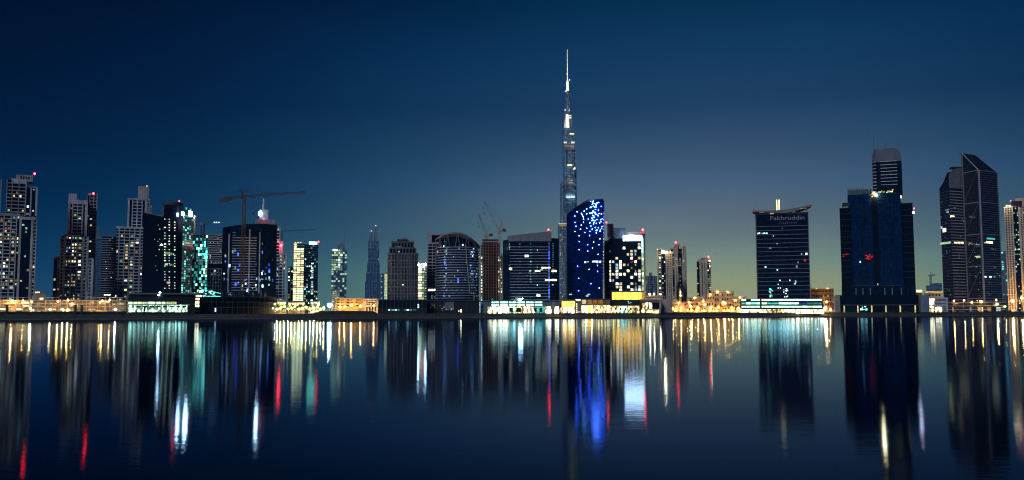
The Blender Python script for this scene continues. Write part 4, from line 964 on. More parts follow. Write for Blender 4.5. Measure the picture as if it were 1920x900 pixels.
def tower_checker():
    Y = Yo(1172, 88); w = front(1141.5, 1203, 500, Y)
    th = tower('hotel_building', 'dark block with scattered square lit windows and a blazing white roof sign', w, 34, 'building')
    zt = zz(1170, 447, Y); block('body', th, w, G, zt, 32, 'navy_glass')
    cols = [1144.2, 1149.5, 1156.7, 1163.4, 1170.4, 1177.7, 1184.4, 1191.8, 1199]
    rows = [458.5, 465, 471, 477, 484, 490.5, 496.5, 502, 508, 514, 520, 525.5, 532, 538, 543.5]
    on = {0: [7, 9 - 1, 10, 3, 4], 1: [], 2: [3, 4, 7, 8, 9, 11], 3: [4, 5, 6, 8, 12 - 1, 12], 4: [4, 5, 8, 11, 12, 13], 5: [1 - 1, 8], 6: [1, 4, 8, 9], 7: [0, 1, 2, 3, 8, 10], 8: [0, 2, 3 + 0, 5, 8, 9, 12, 10]}
    grid = ["0.......1", "....1...1", "0.....11.", ".....110.", "0.1...1.1", "11.1.0.1.", "1.1110.0.", "1.11..0..", "1.1..1.01", "111110011", "1.1...101", "10......1", "..11..10.", "0.11.1.01", "...1..111"]
    rnd = random.Random(77)
    for j, py in enumerate(rows):
        z = zz(1170, py, Y)
        for i, px in enumerate(cols):
            ch = grid[j][i]; s = w.u(px, 500); hw = 1.35 if i else .7
            piece('window_frame', th, w, s - hw - .25, s + hw + .25, z - 1.55, z + 1.55, -.1, .10, 'blue_glass')
            if ch == '1' : piece('lit_window', th, w, s - hw, s + hw, z - 1.3, z + 1.3, .1, .2, rnd.choice(['wht2', 'wht2', 'cream1', 'cool1', 'wht1', 'cream2']))
            elif ch == '0' and rnd.random() < .6: piece('lit_window', th, w, s - hw * .6, s + hw * .5, z - 1.2, z + 1.0, .1, .2, rnd.choice(['cool0', 'cream0', 'cool1']))
    piece('roof_sign', th, w, w.u(1168.5, 447), w.u(1203.5, 447), zz(1186, 451.5, Y), zz(1186, 442.2, Y), -.5, .8, 'sign_white')
    piece('sign_frame', th, w, w.u(1167.5, 447), w.u(1204, 447), zz(1186, 442, Y), zz(1186, 440.5, Y), -2, .3, 'grey')
    v = Wall(w.B + w.d * .1, (rr(1210.5, 500) * (Y + 9), Y + 9)); zv = zz(1206, 437, Y)
    prism('stair_tower', th, [tuple(v.A), tuple(v.B), tuple(v.B - v.n * 14), tuple(v.A - v.n * 14)], G, zv, 'white')
    for k in range(22): piece('lit_window', th, v, .5, v.len * .42, zz(1206, 545 - k * 4.6, Y) - 1.2, zz(1206, 545 - k * 4.6, Y) + 1.1, 0, .3, rnd.choice(['mint1', 'cool1', 'mint2', 'mint0']) if k < 16 else 'cool2')
    tier(th, 1138.5, 1150, 419.5, 447, Y, 14, 'mauve', dy=22, name='roof_block'); tier(th, 1150, 1172.5, 427, 447, Y, 12, 'bluegrey', dy=16, name='roof_block')
    t, a, b = tier(th, 1174, 1208, 434.5, 447, Y, 10, 'grey', dy=12, name='roof_block'); piece('parapet_light', th, t, t.u(1178, 437), t.u(1196, 437), b - 1.6, b - .9, 0, .3, 'cool1')
    red_light(th, at(1138, 418.5, Y + 20), 1.6); red_light(th, at(1206, 432.5, Y + 6), 1.9); bars('antenna', th, [(at(1138.3, 419, Y + 21), at(1138.3, 402, Y + 21), .3)], 'steel')
    x = Wall((rr(1132.5, 500) * (Y + 14), Y + 14), w.A - w.d * .1); prism('side_wing', th, [tuple(x.A), tuple(x.B), tuple(x.B - x.n * 16), tuple(x.A - x.n * 16)], G, zz(1137, 450, Y), 'navy_glass')
    for (px, py) in ((1186, 490), (1190, 489.5), (1184, 492)): piece('lit_window', th, w, w.u(px, py) - .8, w.u(px, py) + .8, zz(px, py, Y) - .6, zz(px, py, Y) + .6, .1, .3, 'red_sign')
tower_checker()
def towers_centre_right():
    Y = Yo(1222, 700); w = front(1211, 1232, 530, Y)
    th = tower('apartment_tower', 'small dim grey tower in the distance beside the white stair tower', w, 22)
    w, z0, z1 = tier(th, 1211, 1232, 518, None, Y, 22, 'slate_glass'); facade(th, w, [('W', 4, .1), ('P', 1), ('B', 4, .1), ('P', 1), ('W', 4, .08)], z0, z1, 4.2, 'bluegrey', mix='dim'); tier(th, 1217, 1223, 511, 518, Y, 10, 'bluegrey', dy=4, name='roof_block')
    Y = Yo(1250, 520)
    w = front(1232, 1268, 500, Y); th = tower('residential_tower', 'pale tower with a floodlit white roof terrace, standing before its taller twin', w, 26)
    a, z0, z1 = tier(th, 1232, 1245.5, 469, None, Y, 22, 'slate_glass', dy=4); facade(th, a, [('P', 1.4), ('B', 4, .45), ('P', 1), ('B', 3, .4)], z0, z1, 3.7, 'beige', mix='warm')
    b, y0, y1 = tier(th, 1240, 1267, 476, None, Y, 22, 'navy_glass'); facade(th, b, [('G', 6, .22), ('P', .8), ('W', 8, .08), ('P', 1), ('G', 3, .4), ('P', 2)], y0, y1, 3.7, 'beige', mix='warm')
    tier(th, 1247, 1262, 472, 477, Y, 12, 'beige', dy=5, name='roof_block'); place('roof_floodlight', th, 'flood_warm', at(1244.5, 472, Y - 2.5), (3.4, 1.4, 2.2), shape='ball')
    for px in (1233, 1251, 1257): place('parapet_lamp', th, 'cream2', at(px, 471 if px > 1240 else 467.5, Y - 1), (1.6, 1, 1.2))
    Y = Yo(1275, 600); w = front(1258, 1287, 500, Y); th = tower('residential_tower', 'taller twin of the pale tower pair with a blue glass strip and red beacon', w, 26)
    a, z0, z1 = tier(th, 1262, 1287, 463, None, Y, 24, 'navy_glass'); facade(th, a, [('P', 1), ('W', 4, .1), ('P', 1.2), ('G', 6, .3), ('P', 1), ('W', 4, .1), ('P', 1)], z0, z1, 3.7, 'beige', mix='warm')
    tier(th, 1257, 1272, 468, None, Y, 18, 'slate_glass', dy=6); tier(th, 1279, 1285.5, 461, 464, Y, 14, 'beige', dy=-1, name='roof_block'); tier(th, 1265, 1275, 458, 464, Y, 12, 'bluegrey', dy=5, name='roof_block')
    tier(th, 1256, 1264, 466, 470, Y, 10, 'bluegrey', dy=9, name='roof_block'); red_light(th, at(1268, 455.5, Y), 2.2); bars('antenna', th, [(at(1268, 459, Y + 4), at(1268, 456, Y + 1), .4)], 'steel')
    Y = Yo(1319, 640); w = front(1306, 1333, 520, Y); th = tower('residential_tower', 'lone beige tower with blue edge windows and a curved top above the low warm quarter', w, 26)
    a, z0, z1 = tier(th, 1306, 1333, 489, None, Y, 26, 'navy_glass'); facade(th, a, [('P', .6), ('G', 4.5, .1), ('P', 3), ('W', 4, .06), ('P', 1), ('W', 5, .05), ('P', 1), ('G', 6, .5), ('P', .8)], z0, z1, 3.7, 'beige', mix='warm')
    block('cornice', th, a, z1 - 1.4, z1 + .6, 20, 'beige', o=1.0); tier(th, 1310, 1330, 485.5, 489, Y, 16, 'beige', dy=3, name='roof_block'); tier(th, 1314, 1326, 483.5, 486, Y, 10, 'bluegrey', dy=6, name='roof_block'); red_light(th, at(1329, 482.5, Y), 2.0)
    place('roof_lamp', th, 'flood_warm', at(1330.5, 489.5, Y - 3), (1.2, 1, 1), shape='ball')
towers_centre_right()
def tower_sign():
    Y = Yo(1468, 70); w = front(1420.5, 1519.5, 560, Y, 2.5)
    th = tower('office_tower', 'dark blue office tower with a name sign and a winged roof canopy', w, 34)
    za, zb = zz(1418, 404, w.A.y), zz(1516, 398, w.B.y); zt = (za + zb) / 2
    block('body', th, w, G, zt, 32, 'navy_glass'); piece('roof_rim', th, w, -.4, w.len + .4, zt - .5, zt + 1.4, -31, .7, 'black')
    for s in (0, w.len): piece('corner_trim', th, w, s - .4, s + .4, G, zt, -.4, .5, 'midgrey')
    n = 17; z0 = zz(1468, 560, Y); z1 = zz(1468, 424, Y)
    for k in range(n + 1): piece('floor_band', th, w, .4, w.len - .4, z0 + (z1 - z0) * k / n, z0 + (z1 - z0) * k / n + .32, -.1, .35, 'mauve')
    rnd = random.Random(6)
    def lw(px, py, a, b, mt): s = w.u(px, py); yy = w.pt(s, 0).y; piece('lit_window', th, w, s - a / 2, s + a / 2, zz(px, py, yy) - b / 2, zz(px, py, yy) + b / 2, 0, .3, mt)
    for px in (1421.5, 1424, 1427, 1430.5, 1433, 1436.5, 1438): lw(px, 437.5 + rnd.uniform(-.6, .6), rnd.uniform(.8, 1.8), rnd.uniform(.9, 2), rnd.choice(['teal1', 'cool1', 'cool2', 'teal2']))
    for a in ((1450, 442.5, 1.2, 1.2, 'cool1'), (1457, 457, 1.4, 1.2, 'cool1'), (1503, 476.5, 1.4, 1.6, 'cool1'), (1512, 476, 2.2, 2.2, 'cool2'), (1509, 487, 2, 2, 'red_sign'), (1509, 489.5, 1.4, 1.4, 'red_sign'), (1435.5, 500.5, 1.8, 1.6, 'cool2'), (1457.5, 506, 1.4, 1.2, 'cool2'), (1462.5, 525.5, 1.2, 1.2, 'wht2'), (1481, 525.5, 1.2, 1.2, 'wht2'), (1459, 533, 1, 1, 'cool2'), (1459, 540, 1, 1, 'cool2'), (1463, 540, 1, 1, 'wht2'), (1492, 528, 1.6, 2.4, 'cool1'), (1490.5, 532, 2, 2, 'cool1'), (1467, 428, 1.2, 1.2, 'cool0'), (1496, 492, 1.6, 1.8, 'cool0'), (1494, 500, 2, 3, 'cool0'), (1444, 465, 2.4, 2, 'cool0')): lw(*a)
    for k in range(16): lw(rnd.uniform(1443, 1449), rnd.uniform(541, 557), rnd.uniform(.7, 1.6), rnd.uniform(.7, 1.8), rnd.choice(['teal1', 'cool1', 'teal2', 'mint1']))
    for k in range(16): lw(rnd.uniform(1469, 1477), rnd.uniform(539, 557), rnd.uniform(.6, 1.3), rnd.uniform(.7, 1.5), rnd.choice(['cool2', 'wht1', 'wht2', 'cool1']))
    # winged roof canopy
    top = [(1411.5, 393.5), (1430, 394.2), (1450, 394.4), (1470, 393.6), (1490, 391), (1508, 388), (1522.5, 385.5)]; bot = [(1523, 386.8), (1513, 390.5), (1500, 394.5), (1485, 398.2), (1468, 400.2), (1450, 399.5), (1432, 397.2), (1418, 396.6), (1411.8, 395)]
    prof = [(w.u(a, b), zz(a, b, Y)) for a, b in bot[::-1]] + [(w.u(a, b), zz(a, b, Y)) for a, b in top[::-1]]
    profile('roof_wing', th, w, prof, -26, 2.0, 'midgrey')
    for px, py in ((1419.5, 397), (1440, 398.5), (1513, 391), (1494, 396)): piece('wing_post', th, w, w.u(px, py) - .35, w.u(px, py) + .35, zt, zz(px, py, Y) + .3, -1.0, .2, 'black')
    for px, py, mt, L in ((1415.5, 395.6, 'red_dim', 6), (1518.5, 388.9, 'red_dim', 5), (1506, 392.4, 'warm0', 7), (1428, 397.4, 'warm0', 5), (1447, 400.4, 'cream1', 4), (1488, 398.5, 'warm0', 4)): 
        s = w.u(px, py); a = -.16 if px > 1480 else .06; o = piece('wing_light', th, w, s - L / 2, s + L / 2, zz(px, py, Y) - .35, zz(px, py, Y) + .35, 1.6, 2.25, mt)
    for px in (1456.4, 1460.9): 
        a = at(px, 394.5, Y + 10); b = at(px, 374.5, Y + 10); place('lit_mast', th, 'cream2', (a + b) / 2, (.9, .9, (b - a).length))
    piece('mast_web', th, w, w.u(1457, 385), w.u(1460.4, 385), zz(1458, 394, Y), zz(1458, 377, Y), -11.2, -10.9, 'ochre')
    # lettering on the front
    def text(body, pl, pr, py, capx, mt):
        cu = bpy.data.curves.new('lettering', 'FONT'); cu.body = body; cu.extrude = .02; cu.align_x = 'LEFT'; cu.size = 1; cu.offset = .004
        tmp = bpy.data.objects.new('lettering_source', cu); COL.objects.link(tmp); dg = bpy.context.evaluated_depsgraph_get()
        me = bpy.data.meshes.new_from_object(tmp.evaluated_get(dg)); bpy.data.objects.remove(tmp)
        xs = [v.co.x for v in me.vertices]; ys = [v.co.y for v in me.vertices]; W = max(xs) - min(xs); s0, s1 = w.u(pl, py), w.u(pr, py); zb0 = zz(pl, py, Y); H = capx / F_PX * Y
        sx = (s1 - s0) / W; sy = H / .73
        for v in me.vertices:
            p = w.pt(s0 + (v.co.x - min(xs)) * sx, zb0 + v.co.y * sy, .45 + v.co.z * 6); v.co = p - th.location
        me.materials.clear(); me.materials.append(MATS[mt]); o = put('lettering', me, th); return o
    text('Fakhruddin', 1444.5, 1508.5, 412.6, 8.3, 'letter'); text('P r o p e r t i e s', 1461, 1494, 419.3, 3.4, 'letter')
tower_sign()
def tower_broad_dark():
    Y = Yo(1645, 60); w = front(1592, 1692, 460, Y, 2)
    th = tower('office_tower', 'massive dark blue glass tower with side shoulders, a rounded upper tower and two antennas', w, 44)
    zl, zr = zz(1616, 352, Y), zz(1668, 362, Y)
    sa, sb, sc = w.u(1637, 460), w.u(1648, 460), w.len
    zf = zz(1640, 535, Y)
    block('glass_bay', th, w, zf, zl - 7, 30, 'blue_glass', o=0, s0=0, s1=sa); block('glass_bay', th, w, zf, zr, 30, 'blue_glass', o=0, s0=sb, s1=sc); block('recess', th, w, zf, zl - 6, 28, 'black_glass', o=-2, s0=sa - .1, s1=sb + .1)
    for k in range(7): piece('crown_bar', th, w, 0, sa - 1, zl - 7 + k * 1.15, zl - 7 + k * 1.15 + .4, -.2, .3, 'bluegrey')
    for k in range(12): piece('crown_post', th, w, sa * k / 11 - .2, sa * k / 11 + .2, zl - 7, zl + .8, -.4, .1, 'bluegrey')
    block('crown_core', th, w, zl - 7, zl - 1, 22, 'navy_glass', o=-3, s0=1, s1=sa)
    a, z0, z1 = tier(th, 1574, 1593, 390, None, Y, 34, 'black_glass', dy=4); a2, _, _ = tier(th, 1579, 1593, 380, 391, Y, 24, 'black', dy=8, name='roof_block')
    b, y0, y1 = tier(th, 1687.5, 1711, 381, None, Y, 34, 'black_glass', dy=2); piece('coping', th, b, 0, b.len, y1, y1 + .8, -20, .3, 'midgrey')
    for q, za, zb2 in ((a, z0, z1), (b, y0, y1)): bands(th, q, za + 40, zb2, 12, .3, .15, 'darkgrey')
    for s, e, top in ((0, sa, zl - 8), (sb, sc, zr)):
        for k in range(1, 24): piece('panel_joint', th, w, s, e, zf + (top - zf) * k / 24, zf + (top - zf) * k / 24 + .16, 0, .12, 'navy_glass')
        for k in range(1, 6): piece('panel_joint', th, w, s + (e - s) * k / 6 - .1, s + (e - s) * k / 6 + .1, zf, top, 0, .14, 'navy_glass')
    # upper tower, rounded towards the lattice crown
    u = front(1635.5, 1691, 320, Y + 10); line = []
    for k in range(7):
        t = k / 6 * math.pi / 2; line.append(tuple(u.A + u.d * (6 - 6 * math.cos(t)) - u.n * (7 - 7 * math.sin(t))))
    line.append(tuple(u.B)); zu = zz(1662, 303, Y + 10); zb3 = zr - 1
    prism('upper_tower', th, line + [tuple(u.B - u.n * 24), tuple(u.A - u.n * 24)], zb3, zu, 'navy_glass')
    n = 10
    for k in range(n + 1):
        z = zb3 + (zu - zb3) * k / n
        ribbon('floor_ring', th, line[:-2], z, z + 1.1, .5, 'mauve')
        if 3 <= k: piece('floor_band', th, u, 9, u.len - 5, z, z + .7, -.1, .45, 'pale')
    V = [Vector((*p, zu)) for p in line] + [Vector((*(u.B - u.n * 22), zu)), Vector((*(u.A - u.n * 22), zu))]; apex = zz(1655, 279, Y + 14); nl = len(V)
    ctr = u.A + u.d * (u.len * .42) - u.n * 10; top = [Vector((*(ctr + (Vector(v.xy) - ctr) * .80), apex)) for v in V]; top2 = []
    md = [Vector((*(ctr + (Vector(v.xy) - ctr) * .95), zu + (apex - zu) * .6)) for v in V]
    allv = V + md + top; Fc = []
    for r in range(2):
        for i in range(nl): j = (i + 1) % nl; Fc.append((r * nl + i, r * nl + j, r * nl + nl + j, r * nl + nl + i))
    Fc.append(tuple(range(2 * nl, 3 * nl))); mesh_obj('dome_roof', allv, Fc, 'dome_panel', th)
    bars('antenna', th, [(at(1638.5, 290, Y + 14), at(1637.6, 249, Y + 14), .35)], 'steel'); bars('antenna', th, [(at(1660, 283, Y + 16), at(1660.5, 268, Y + 16), .3), (at(1660.5, 276, Y + 16), at(1662, 267, Y + 16), .2)], 'steel')
    # crown lights
    place('crown_floodlight', th, 'flood_warm', at(1643, 365.5, Y - 3), (2.6, 1.5, 2.6), shape='ball')
    rnd = random.Random(15)
    for k in range(22): px = rnd.uniform(1634, 1674); place('lit_window', th, rnd.choice(['cream2', 'warm1', 'cream1', 'mint0', 'cream0']), at(px, 365 - (px - 1634) * .16 + rnd.uniform(-4, 4), Y - .8), (rnd.uniform(1, 3.6), .4, rnd.uniform(.7, 1.8)), w.rz)
    for px, py, mt, a_, b_ in ((1678.5, 324.5, 'cream1', 3, 3), (1688, 369, 'cream2', 2.6, 3.4), (1661.5, 418, 'cool1', 1.2, 1.2), (1613, 491, 'cool2', 1.2, 2), (1664.5, 489, 'cool2', 1.2, 1.6), (1665.5, 524, 'cool1', 1.4, 2.4), (1646, 533, 'cool1', 1, 2), (1662, 461, 'cool0', 2, 1)): place('lit_window', th, mt, at(px, py, Y - .9 if py > 340 else Y + 8.6), (a_, .5, b_), w.rz)
    for k in range(26): place('lit_window', th, 'red_sign', at(rnd.uniform(1622, 1637), rnd.uniform(477, 486), Y - .9), (rnd.uniform(.6, 1.6), .4, rnd.uniform(.5, 1.2)), w.rz)
    for k in range(9): place('lit_window', th, 'red_sign', at(rnd.uniform(1577, 1592), rnd.uniform(474, 482), Y + 3), (rnd.uniform(.5, 1.1), .4, .7), w.rz)
    # bracket lights beside the shoulder
    p, q = at(1709, 398, Y + 1), at(1713.3, 398.5, Y - 1); bars('lamp_bracket', th, [(p, q, .25), (q, at(1716, 392.6, Y - 1), .2)], 'black'); place('beacon', th, 'beacon', q, (2.2, 2.2, 2.2), shape='ball'); red_light(th, at(1716, 392.5, Y - 1), 1.2)
    # foot: podium with lit pillars
    f = front(1566, 1722, 560, Y - 16); zp1 = zz(1640, 553, Y - 16); block('podium', th, f, G, zp1, 40, 'black_glass'); zp0 = zz(1640, 572, Y - 16); piece('podium_canopy', th, f, -.5, f.len + .5, zp0 - .4, zp0 + .6, -2, 2.2, 'darkgrey')
    g2, _, _ = tier(th, 1578, 1716, 536, 554, Y, 30, 'navy_glass', dy=-7, name='podium_upper')
    for px in (1605, 1618, 1632, 1659, 1673, 1690): piece('podium_rib', th, g2, g2.u(px, 545) - .5, g2.u(px, 545) + .5, zz(1640, 554, Y - 7), zz(1640, 540, Y - 7), -.2, .6, 'bluegrey')
    for px in (1583, 1608.5, 1634.5, 1661, 1688, 1716):
        s = f.u(px, 578); piece('lit_pillar', th, f, s - .7, s + .7, G, zp0 - .6, .2, 1.6, 'cream1')
    for (x0, x1, mt) in ((1585, 1607, 'blue_glass'), (1611, 1632, 'teal_glass'), (1664, 1686, 'teal_glass'), (1690, 1713, 'blue_glass')): piece('lobby_glazing', th, f, f.u(x0, 578), f.u(x1, 578), G + .6, zp0 - 1.0, 0, .15, mt)
    for k in range(20):
        px = rnd.choice([rnd.uniform(1613, 1628), rnd.uniform(1666, 1681)]); place('lobby_light', th, rnd.choice(['cool2', 'teal2', 'wht2', 'cool1']), at(px, rnd.uniform(574, 584), Y - 16.5), (rnd.uniform(.8, 3.2), .4, rnd.uniform(.8, 2)), f.rz)
    s0, _, _ = tier(th, 1564, 1575, 555, None, Y, 20, 'midgrey', dy=-22, name='side_pylon'); s1, _, _ = tier(th, 1726, 1742, 553, None, Y, 20, 'bluegrey', dy=-22, name='side_pylon')
tower_broad_dark()
def towers_sloped():
    Y = Yo(1840, 130)
    def X(px, yy): return (rr(px, 560) * yy, yy)
    A, M, B = X(1815, Y + 26), X(1845, Y), X(1880, Y + 22)
    th = thing('office_tower', 'tall slate tower with a sharply sloped glass roof and diagonal bracing', 'tower', (M[0], M[1] + 25, G))
    wl, wr = Wall(A, M), Wall(M, B); C = (B[0] - 4, B[1] + 40); D = (A[0] + 18, A[1] + 40)
    zA, zM, zB = zz(1803, 287, A[1]), zz(1833, 319, M[1]), zz(1867, 321, B[1]); zC = zz(1850, 300, B[1] + 30); zD = zA - 2
    prism('body', th, [A, M, B, C, D], G, zM, 'violet_glass', tops=[zM, zM, zM, zM, zM])
    # sloped roof volume: high at the far corner A, low along M-B
    V = [Vector((*A, zM)), Vector((*M, zM)), Vector((*B, zM)), Vector((*C, zM)), Vector((*D, zM)), Vector((*A, zA)), Vector((*D, zD)), Vector((B[0] - 22, B[1] + 10, zz(1836, 291, B[1] + 10)))]
    Fc = [(0, 1, 5), (1, 2, 7, 5), (2, 3, 7), (3, 4, 6, 7), (5, 7, 6), (4, 0, 5, 6)]; mesh_obj('sloped_roof', V, Fc, 'slate_glass', th, [[(V[i].x, V[i].z) for i in f] for f in Fc])
    bars('roof_edge', th, [(V[5], V[1], .8), (V[1], V[2], .5), (V[5], V[7], .5), (V[7], V[2], .5)], 'mauve'); bars('roof_spur', th, [(V[5], V[5] + Vector((-5, 0, 1)), .4)], 'mauve')
    place('corner_column', th, 'mauve', (M[0], M[1] - .4, (G + zM) / 2), (1.9, 1.9, zM - G)); place('corner_column', th, 'midgrey', (A[0], A[1] - .3, (G + zA) / 2), (1.6, 1.6, zA - G)); place('corner_column', th, 'midgrey', (B[0], B[1] - .3, (G + zM) / 2), (1.1, 1.1, zM - G))
    seg = [G + 18 + (zM - G - 18) * k / 4 for k in range(5)]
    for k in range(5):
        piece('belt', th, wl, .6, wl.len - .6, seg[k] - .5, seg[k] + .5, 0, .5, 'mauve'); piece('belt', th, wr, .6, wr.len, seg[k] - .4, seg[k] + .4, 0, .5, 'mauve')
        if k < 4: bars('brace', th, [(wl.pt(1, seg[k] + 2, .6), wl.pt(wl.len - 1.5, seg[k + 1] - 1, .6), .3)], 'slate_panel')
    bars('brace', th, [(wl.pt(1, seg[4] + 2, .6), wl.pt(wl.len * .62, seg[4] + (zA - zM) * .5, .6), .28)], 'slate_panel')
    nf = 62
    for k in range(1, nf):
        z = G + (zM - G) * k / nf
        piece('floor_line', th, wr, 1, wr.len - .6, z, z + .4, -.1, .22, 'mauve' if k < 24 else 'midgrey'); piece('floor_line', th, wl, 1, wl.len - 1, z, z + .4, -.1, .22, 'darkgrey')
    rnd = random.Random(23)
    def lw(w, px0, px1, py, hp, mt): a, b = w.u(px0, py), w.u(px1, py); yy = w.pt(a, 0).y; piece('lit_window', th, w, a, b, zz(px0, py + hp / 2, yy), zz(px0, py - hp / 2, yy), 0, .35, mt)
    for a in ((wr, 1849, 1861, 454, 4, 'cream2'), (wr, 1850, 1865, 447, 3, 'teal1'), (wr, 1845, 1848, 455, 2, 'mint1'), (wl, 1831, 1838, 482, 4, 'mint1'), (wl, 1828, 1831, 481, 2, 'cream1'), (wr, 1846, 1849, 519, 2.4, 'cool2'), (wr, 1855, 1859, 519, 2.4, 'cool2'), (wr, 1863, 1866, 519, 1.4, 'teal1'), (wr, 1858, 1863, 467, 1.4, 'teal0'), (wl, 1806.5, 1809, 415, 2.2, 'cool0')): lw(*a)
    for k in range(9): lw(wl, 1816 + k * 2.4, 1817.4 + k * 2.4, 458 + rnd.uniform(-1, 1), rnd.uniform(1, 2.4), rnd.choice(['cool0', 'cool1', 'cream0']))
    for k in range(60):
        ww = rnd.choice([wl, wl, wr]); u = rnd.uniform(1, ww.len - 1.5); z = G + rnd.random() ** 1.6 * (zM - G) * .5; piece('lit_window', th, ww, u, u + rnd.uniform(.5, 1.3), z, z + rnd.uniform(.5, 1.4), 0, .3, rnd.choice(['cool0', 'cool1', 'cream0', 'warm0']))
    # lower neighbour
    Y2 = Y + 24; A, M, B = X(1769.5, Y2 + 22), X(1788, Y2), X(1814.5, Y2 + 12)
    t2 = thing('office_tower', 'striped dark tower with a slanted top, standing against the braced tower', 'tower', (M[0], M[1] + 20, G)); wl, wr = Wall(A, M), Wall(M, B)
    zA, zM = zz(1760, 354, A[1]), zz(1780, 352, M[1]); Nn = tuple(Vector(M).lerp(Vector(B), .34)); zP, zN, zB = zz(1780, 328, M[1]), zz(1788, 318, Nn[1]), zz(1805, 314, B[1])
    C, D = (B[0] - 4, B[1] + 34), (A[0] + 16, A[1] + 34)
    prism('body', t2, [A, M, Nn, B, C, D], G, zM, 'violet_glass', tops=[zA, zP, zN, zB, zB - 2, zA])
    profile('top_panel', t2, wr, [(.2, zM), (wr.len - .1, zM), (wr.len - .1, zB), (wr.len * .34, zN), (.2, zP + .5)], -.2, .35, 'slate_panel')
    bars('roof_edge', t2, [(Vector((*A, zA)), Vector((*M, zP)), .35), (Vector((*M, zP)), Vector((*Nn, zN)), .35), (Vector((*Nn, zN)), Vector((*B, zB)), .35)], 'black')
    place('roof_block', t2, 'black', (B[0] - 5, B[1] + 8, zB + .4), (13, 8, 2.6))
    th = t2; nf = 42
    for k in range(1, nf):
        z = G + (zM - 1 - G) * k / nf; piece('floor_band', t2, wr, .6, wr.len, z, z + 1.25, -.1, .6, 'mauve')
        piece('floor_line', t2, wl, .3, wl.len - .4, z, z + .4, -.1, .3, 'midgrey')
    for a in ((wl, 1764, 1767, 427, 5, 'cool1'), (wl, 1768, 1774, 432, 7, 'cream2'), (wl, 1763, 1783, 457, 3.6, 'mint1'), (wr, 1789, 1794, 455.5, 4, 'cream2'), (wr, 1795.5, 1800.5, 455.5, 4, 'cream2'), (wr, 1802, 1806, 455.5, 4, 'cream2'), (wr, 1782, 1789, 406, 4, 'cream2'), (wl, 1773, 1780, 394, 2.4, 'cool0'), (wl, 1775, 1779, 398, 2.4, 'cool1')): lw(*a)
    for k in range(40):
        ww = rnd.choice([wl, wr]); u = rnd.uniform(1, ww.len - 1.5); z = G + rnd.random() * (zM - G) * .9; piece('lit_window', t2, ww, u, u + rnd.uniform(.5, 1.2), z + .2, z + rnd.uniform(.8, 1.6), 0, .35, rnd.choice(['cool0', 'cool0', 'cream0']))
    # glassy far slab and beige edge tower
    Y = Yo(1882, 420); w = front(1873, 1890, 500, Y); th = tower('apartment_tower', 'narrow teal windowed slab glimpsed behind the beige edge tower', w, 20)
    w, z0, z1 = tier(th, 1872, 1892, 472, None, Y, 20, 'haze_glass'); facade(th, w, [('B', 3, .3), ('P', .6), ('B', 3, .2)], z0, z1, 3.7, 'tealgrey', mix='teal', lit=.2)
    Y = Yo(1905, 190); w = front(1890, 1935, 500, Y); th = tower('residential_tower', 'warm beige punched window tower cut by the frame edge, lit orange from the street', w, 30)
    w, z0, z1 = tier(th, 1886.5, 1940, 388, None, Y, 30, 'navy_glass', ref=480); s = w.u(1903, 480)
    facade(th, w, [('P', .5), ('W', 9, .05), ('P', .8)], z0, z1, 3.4, 'beige', s0=0, s1=s); facade(th, w, [('G', 6, .2), ('P', .5)], z0, z1, 3.4, 'beige', s0=s, s1=w.u(1914, 480), mix='mint'); facade(th, w, [('P', 1.2), ('W', 12, .06), ('P', 1)], z0, z1, 3.4, 'beige', s0=w.u(1914, 480), s1=w.len)
    block('cornice', th, w, z1 - 1.2, z1 + 1, 28, 'beige', o=1.2, s0=-.4, s1=s); tier(th, 1896, 1916, 377, 390, Y, 20, 'slate_glass', dy=5, name='roof_block'); tier(th, 1903, 1940, 371, 388, Y, 16, 'beige', dy=8, name='roof_block'); red_light(th, at(1897, 377.5, Y + 2), 1.1)
    for px in (1887.5, 1893): place('cornice_lamp', th, 'flood_warm', at(px, 385.5, Y - 2), (.9, .9, .9), shape='ball')
towers_sloped()
# ================================================================== podiums and low buildings along the water
def rect(th, w, px0, px1, py0, py1, mat, name, o0=0.0, o1=.3):
    """a flat panel on a front, given by its corners in the photograph"""
    pm = (py0 + py1) / 2; a, b = w.u(px0, pm), w.u(px1, pm); y = w.pt((a + b) / 2, 0).y
    z0, z1 = zz((px0 + px1) / 2, py1, y), zz((px0 + px1) / 2, py0, y)
    if name == 'lit_bay' and abs(b - a) > 3.5 and z1 - z0 > 3:
        n = round(abs(b - a) / 2.1)
        for k in range(1, n): piece('mullion', th, w, a + (b - a) * k / n - .13, a + (b - a) * k / n + .13, z0, z1, o1 + .005, o1 + .16, 'midgrey')
        piece('transom', th, w, a, b, z0 + (z1 - z0) * .66, z0 + (z1 - z0) * .66 + .28, o1 + .005, o1 + .2, 'midgrey')
    return piece(name, th, w, a, b, z0, z1, o0, o1, mat)
def podium(name, label, pl, pr, pt, off, depth, mat, turn=0.0, cat='building'):
    Y = Yo((pl + pr) / 2, off); w = front(pl, pr, 575, Y, turn); th = thing(name, label, cat, base(w, depth)); zt = zz((pl + pr) / 2, pt, Y)
    block('body', th, w, G, zt, depth, mat); return th, w, Y, zt
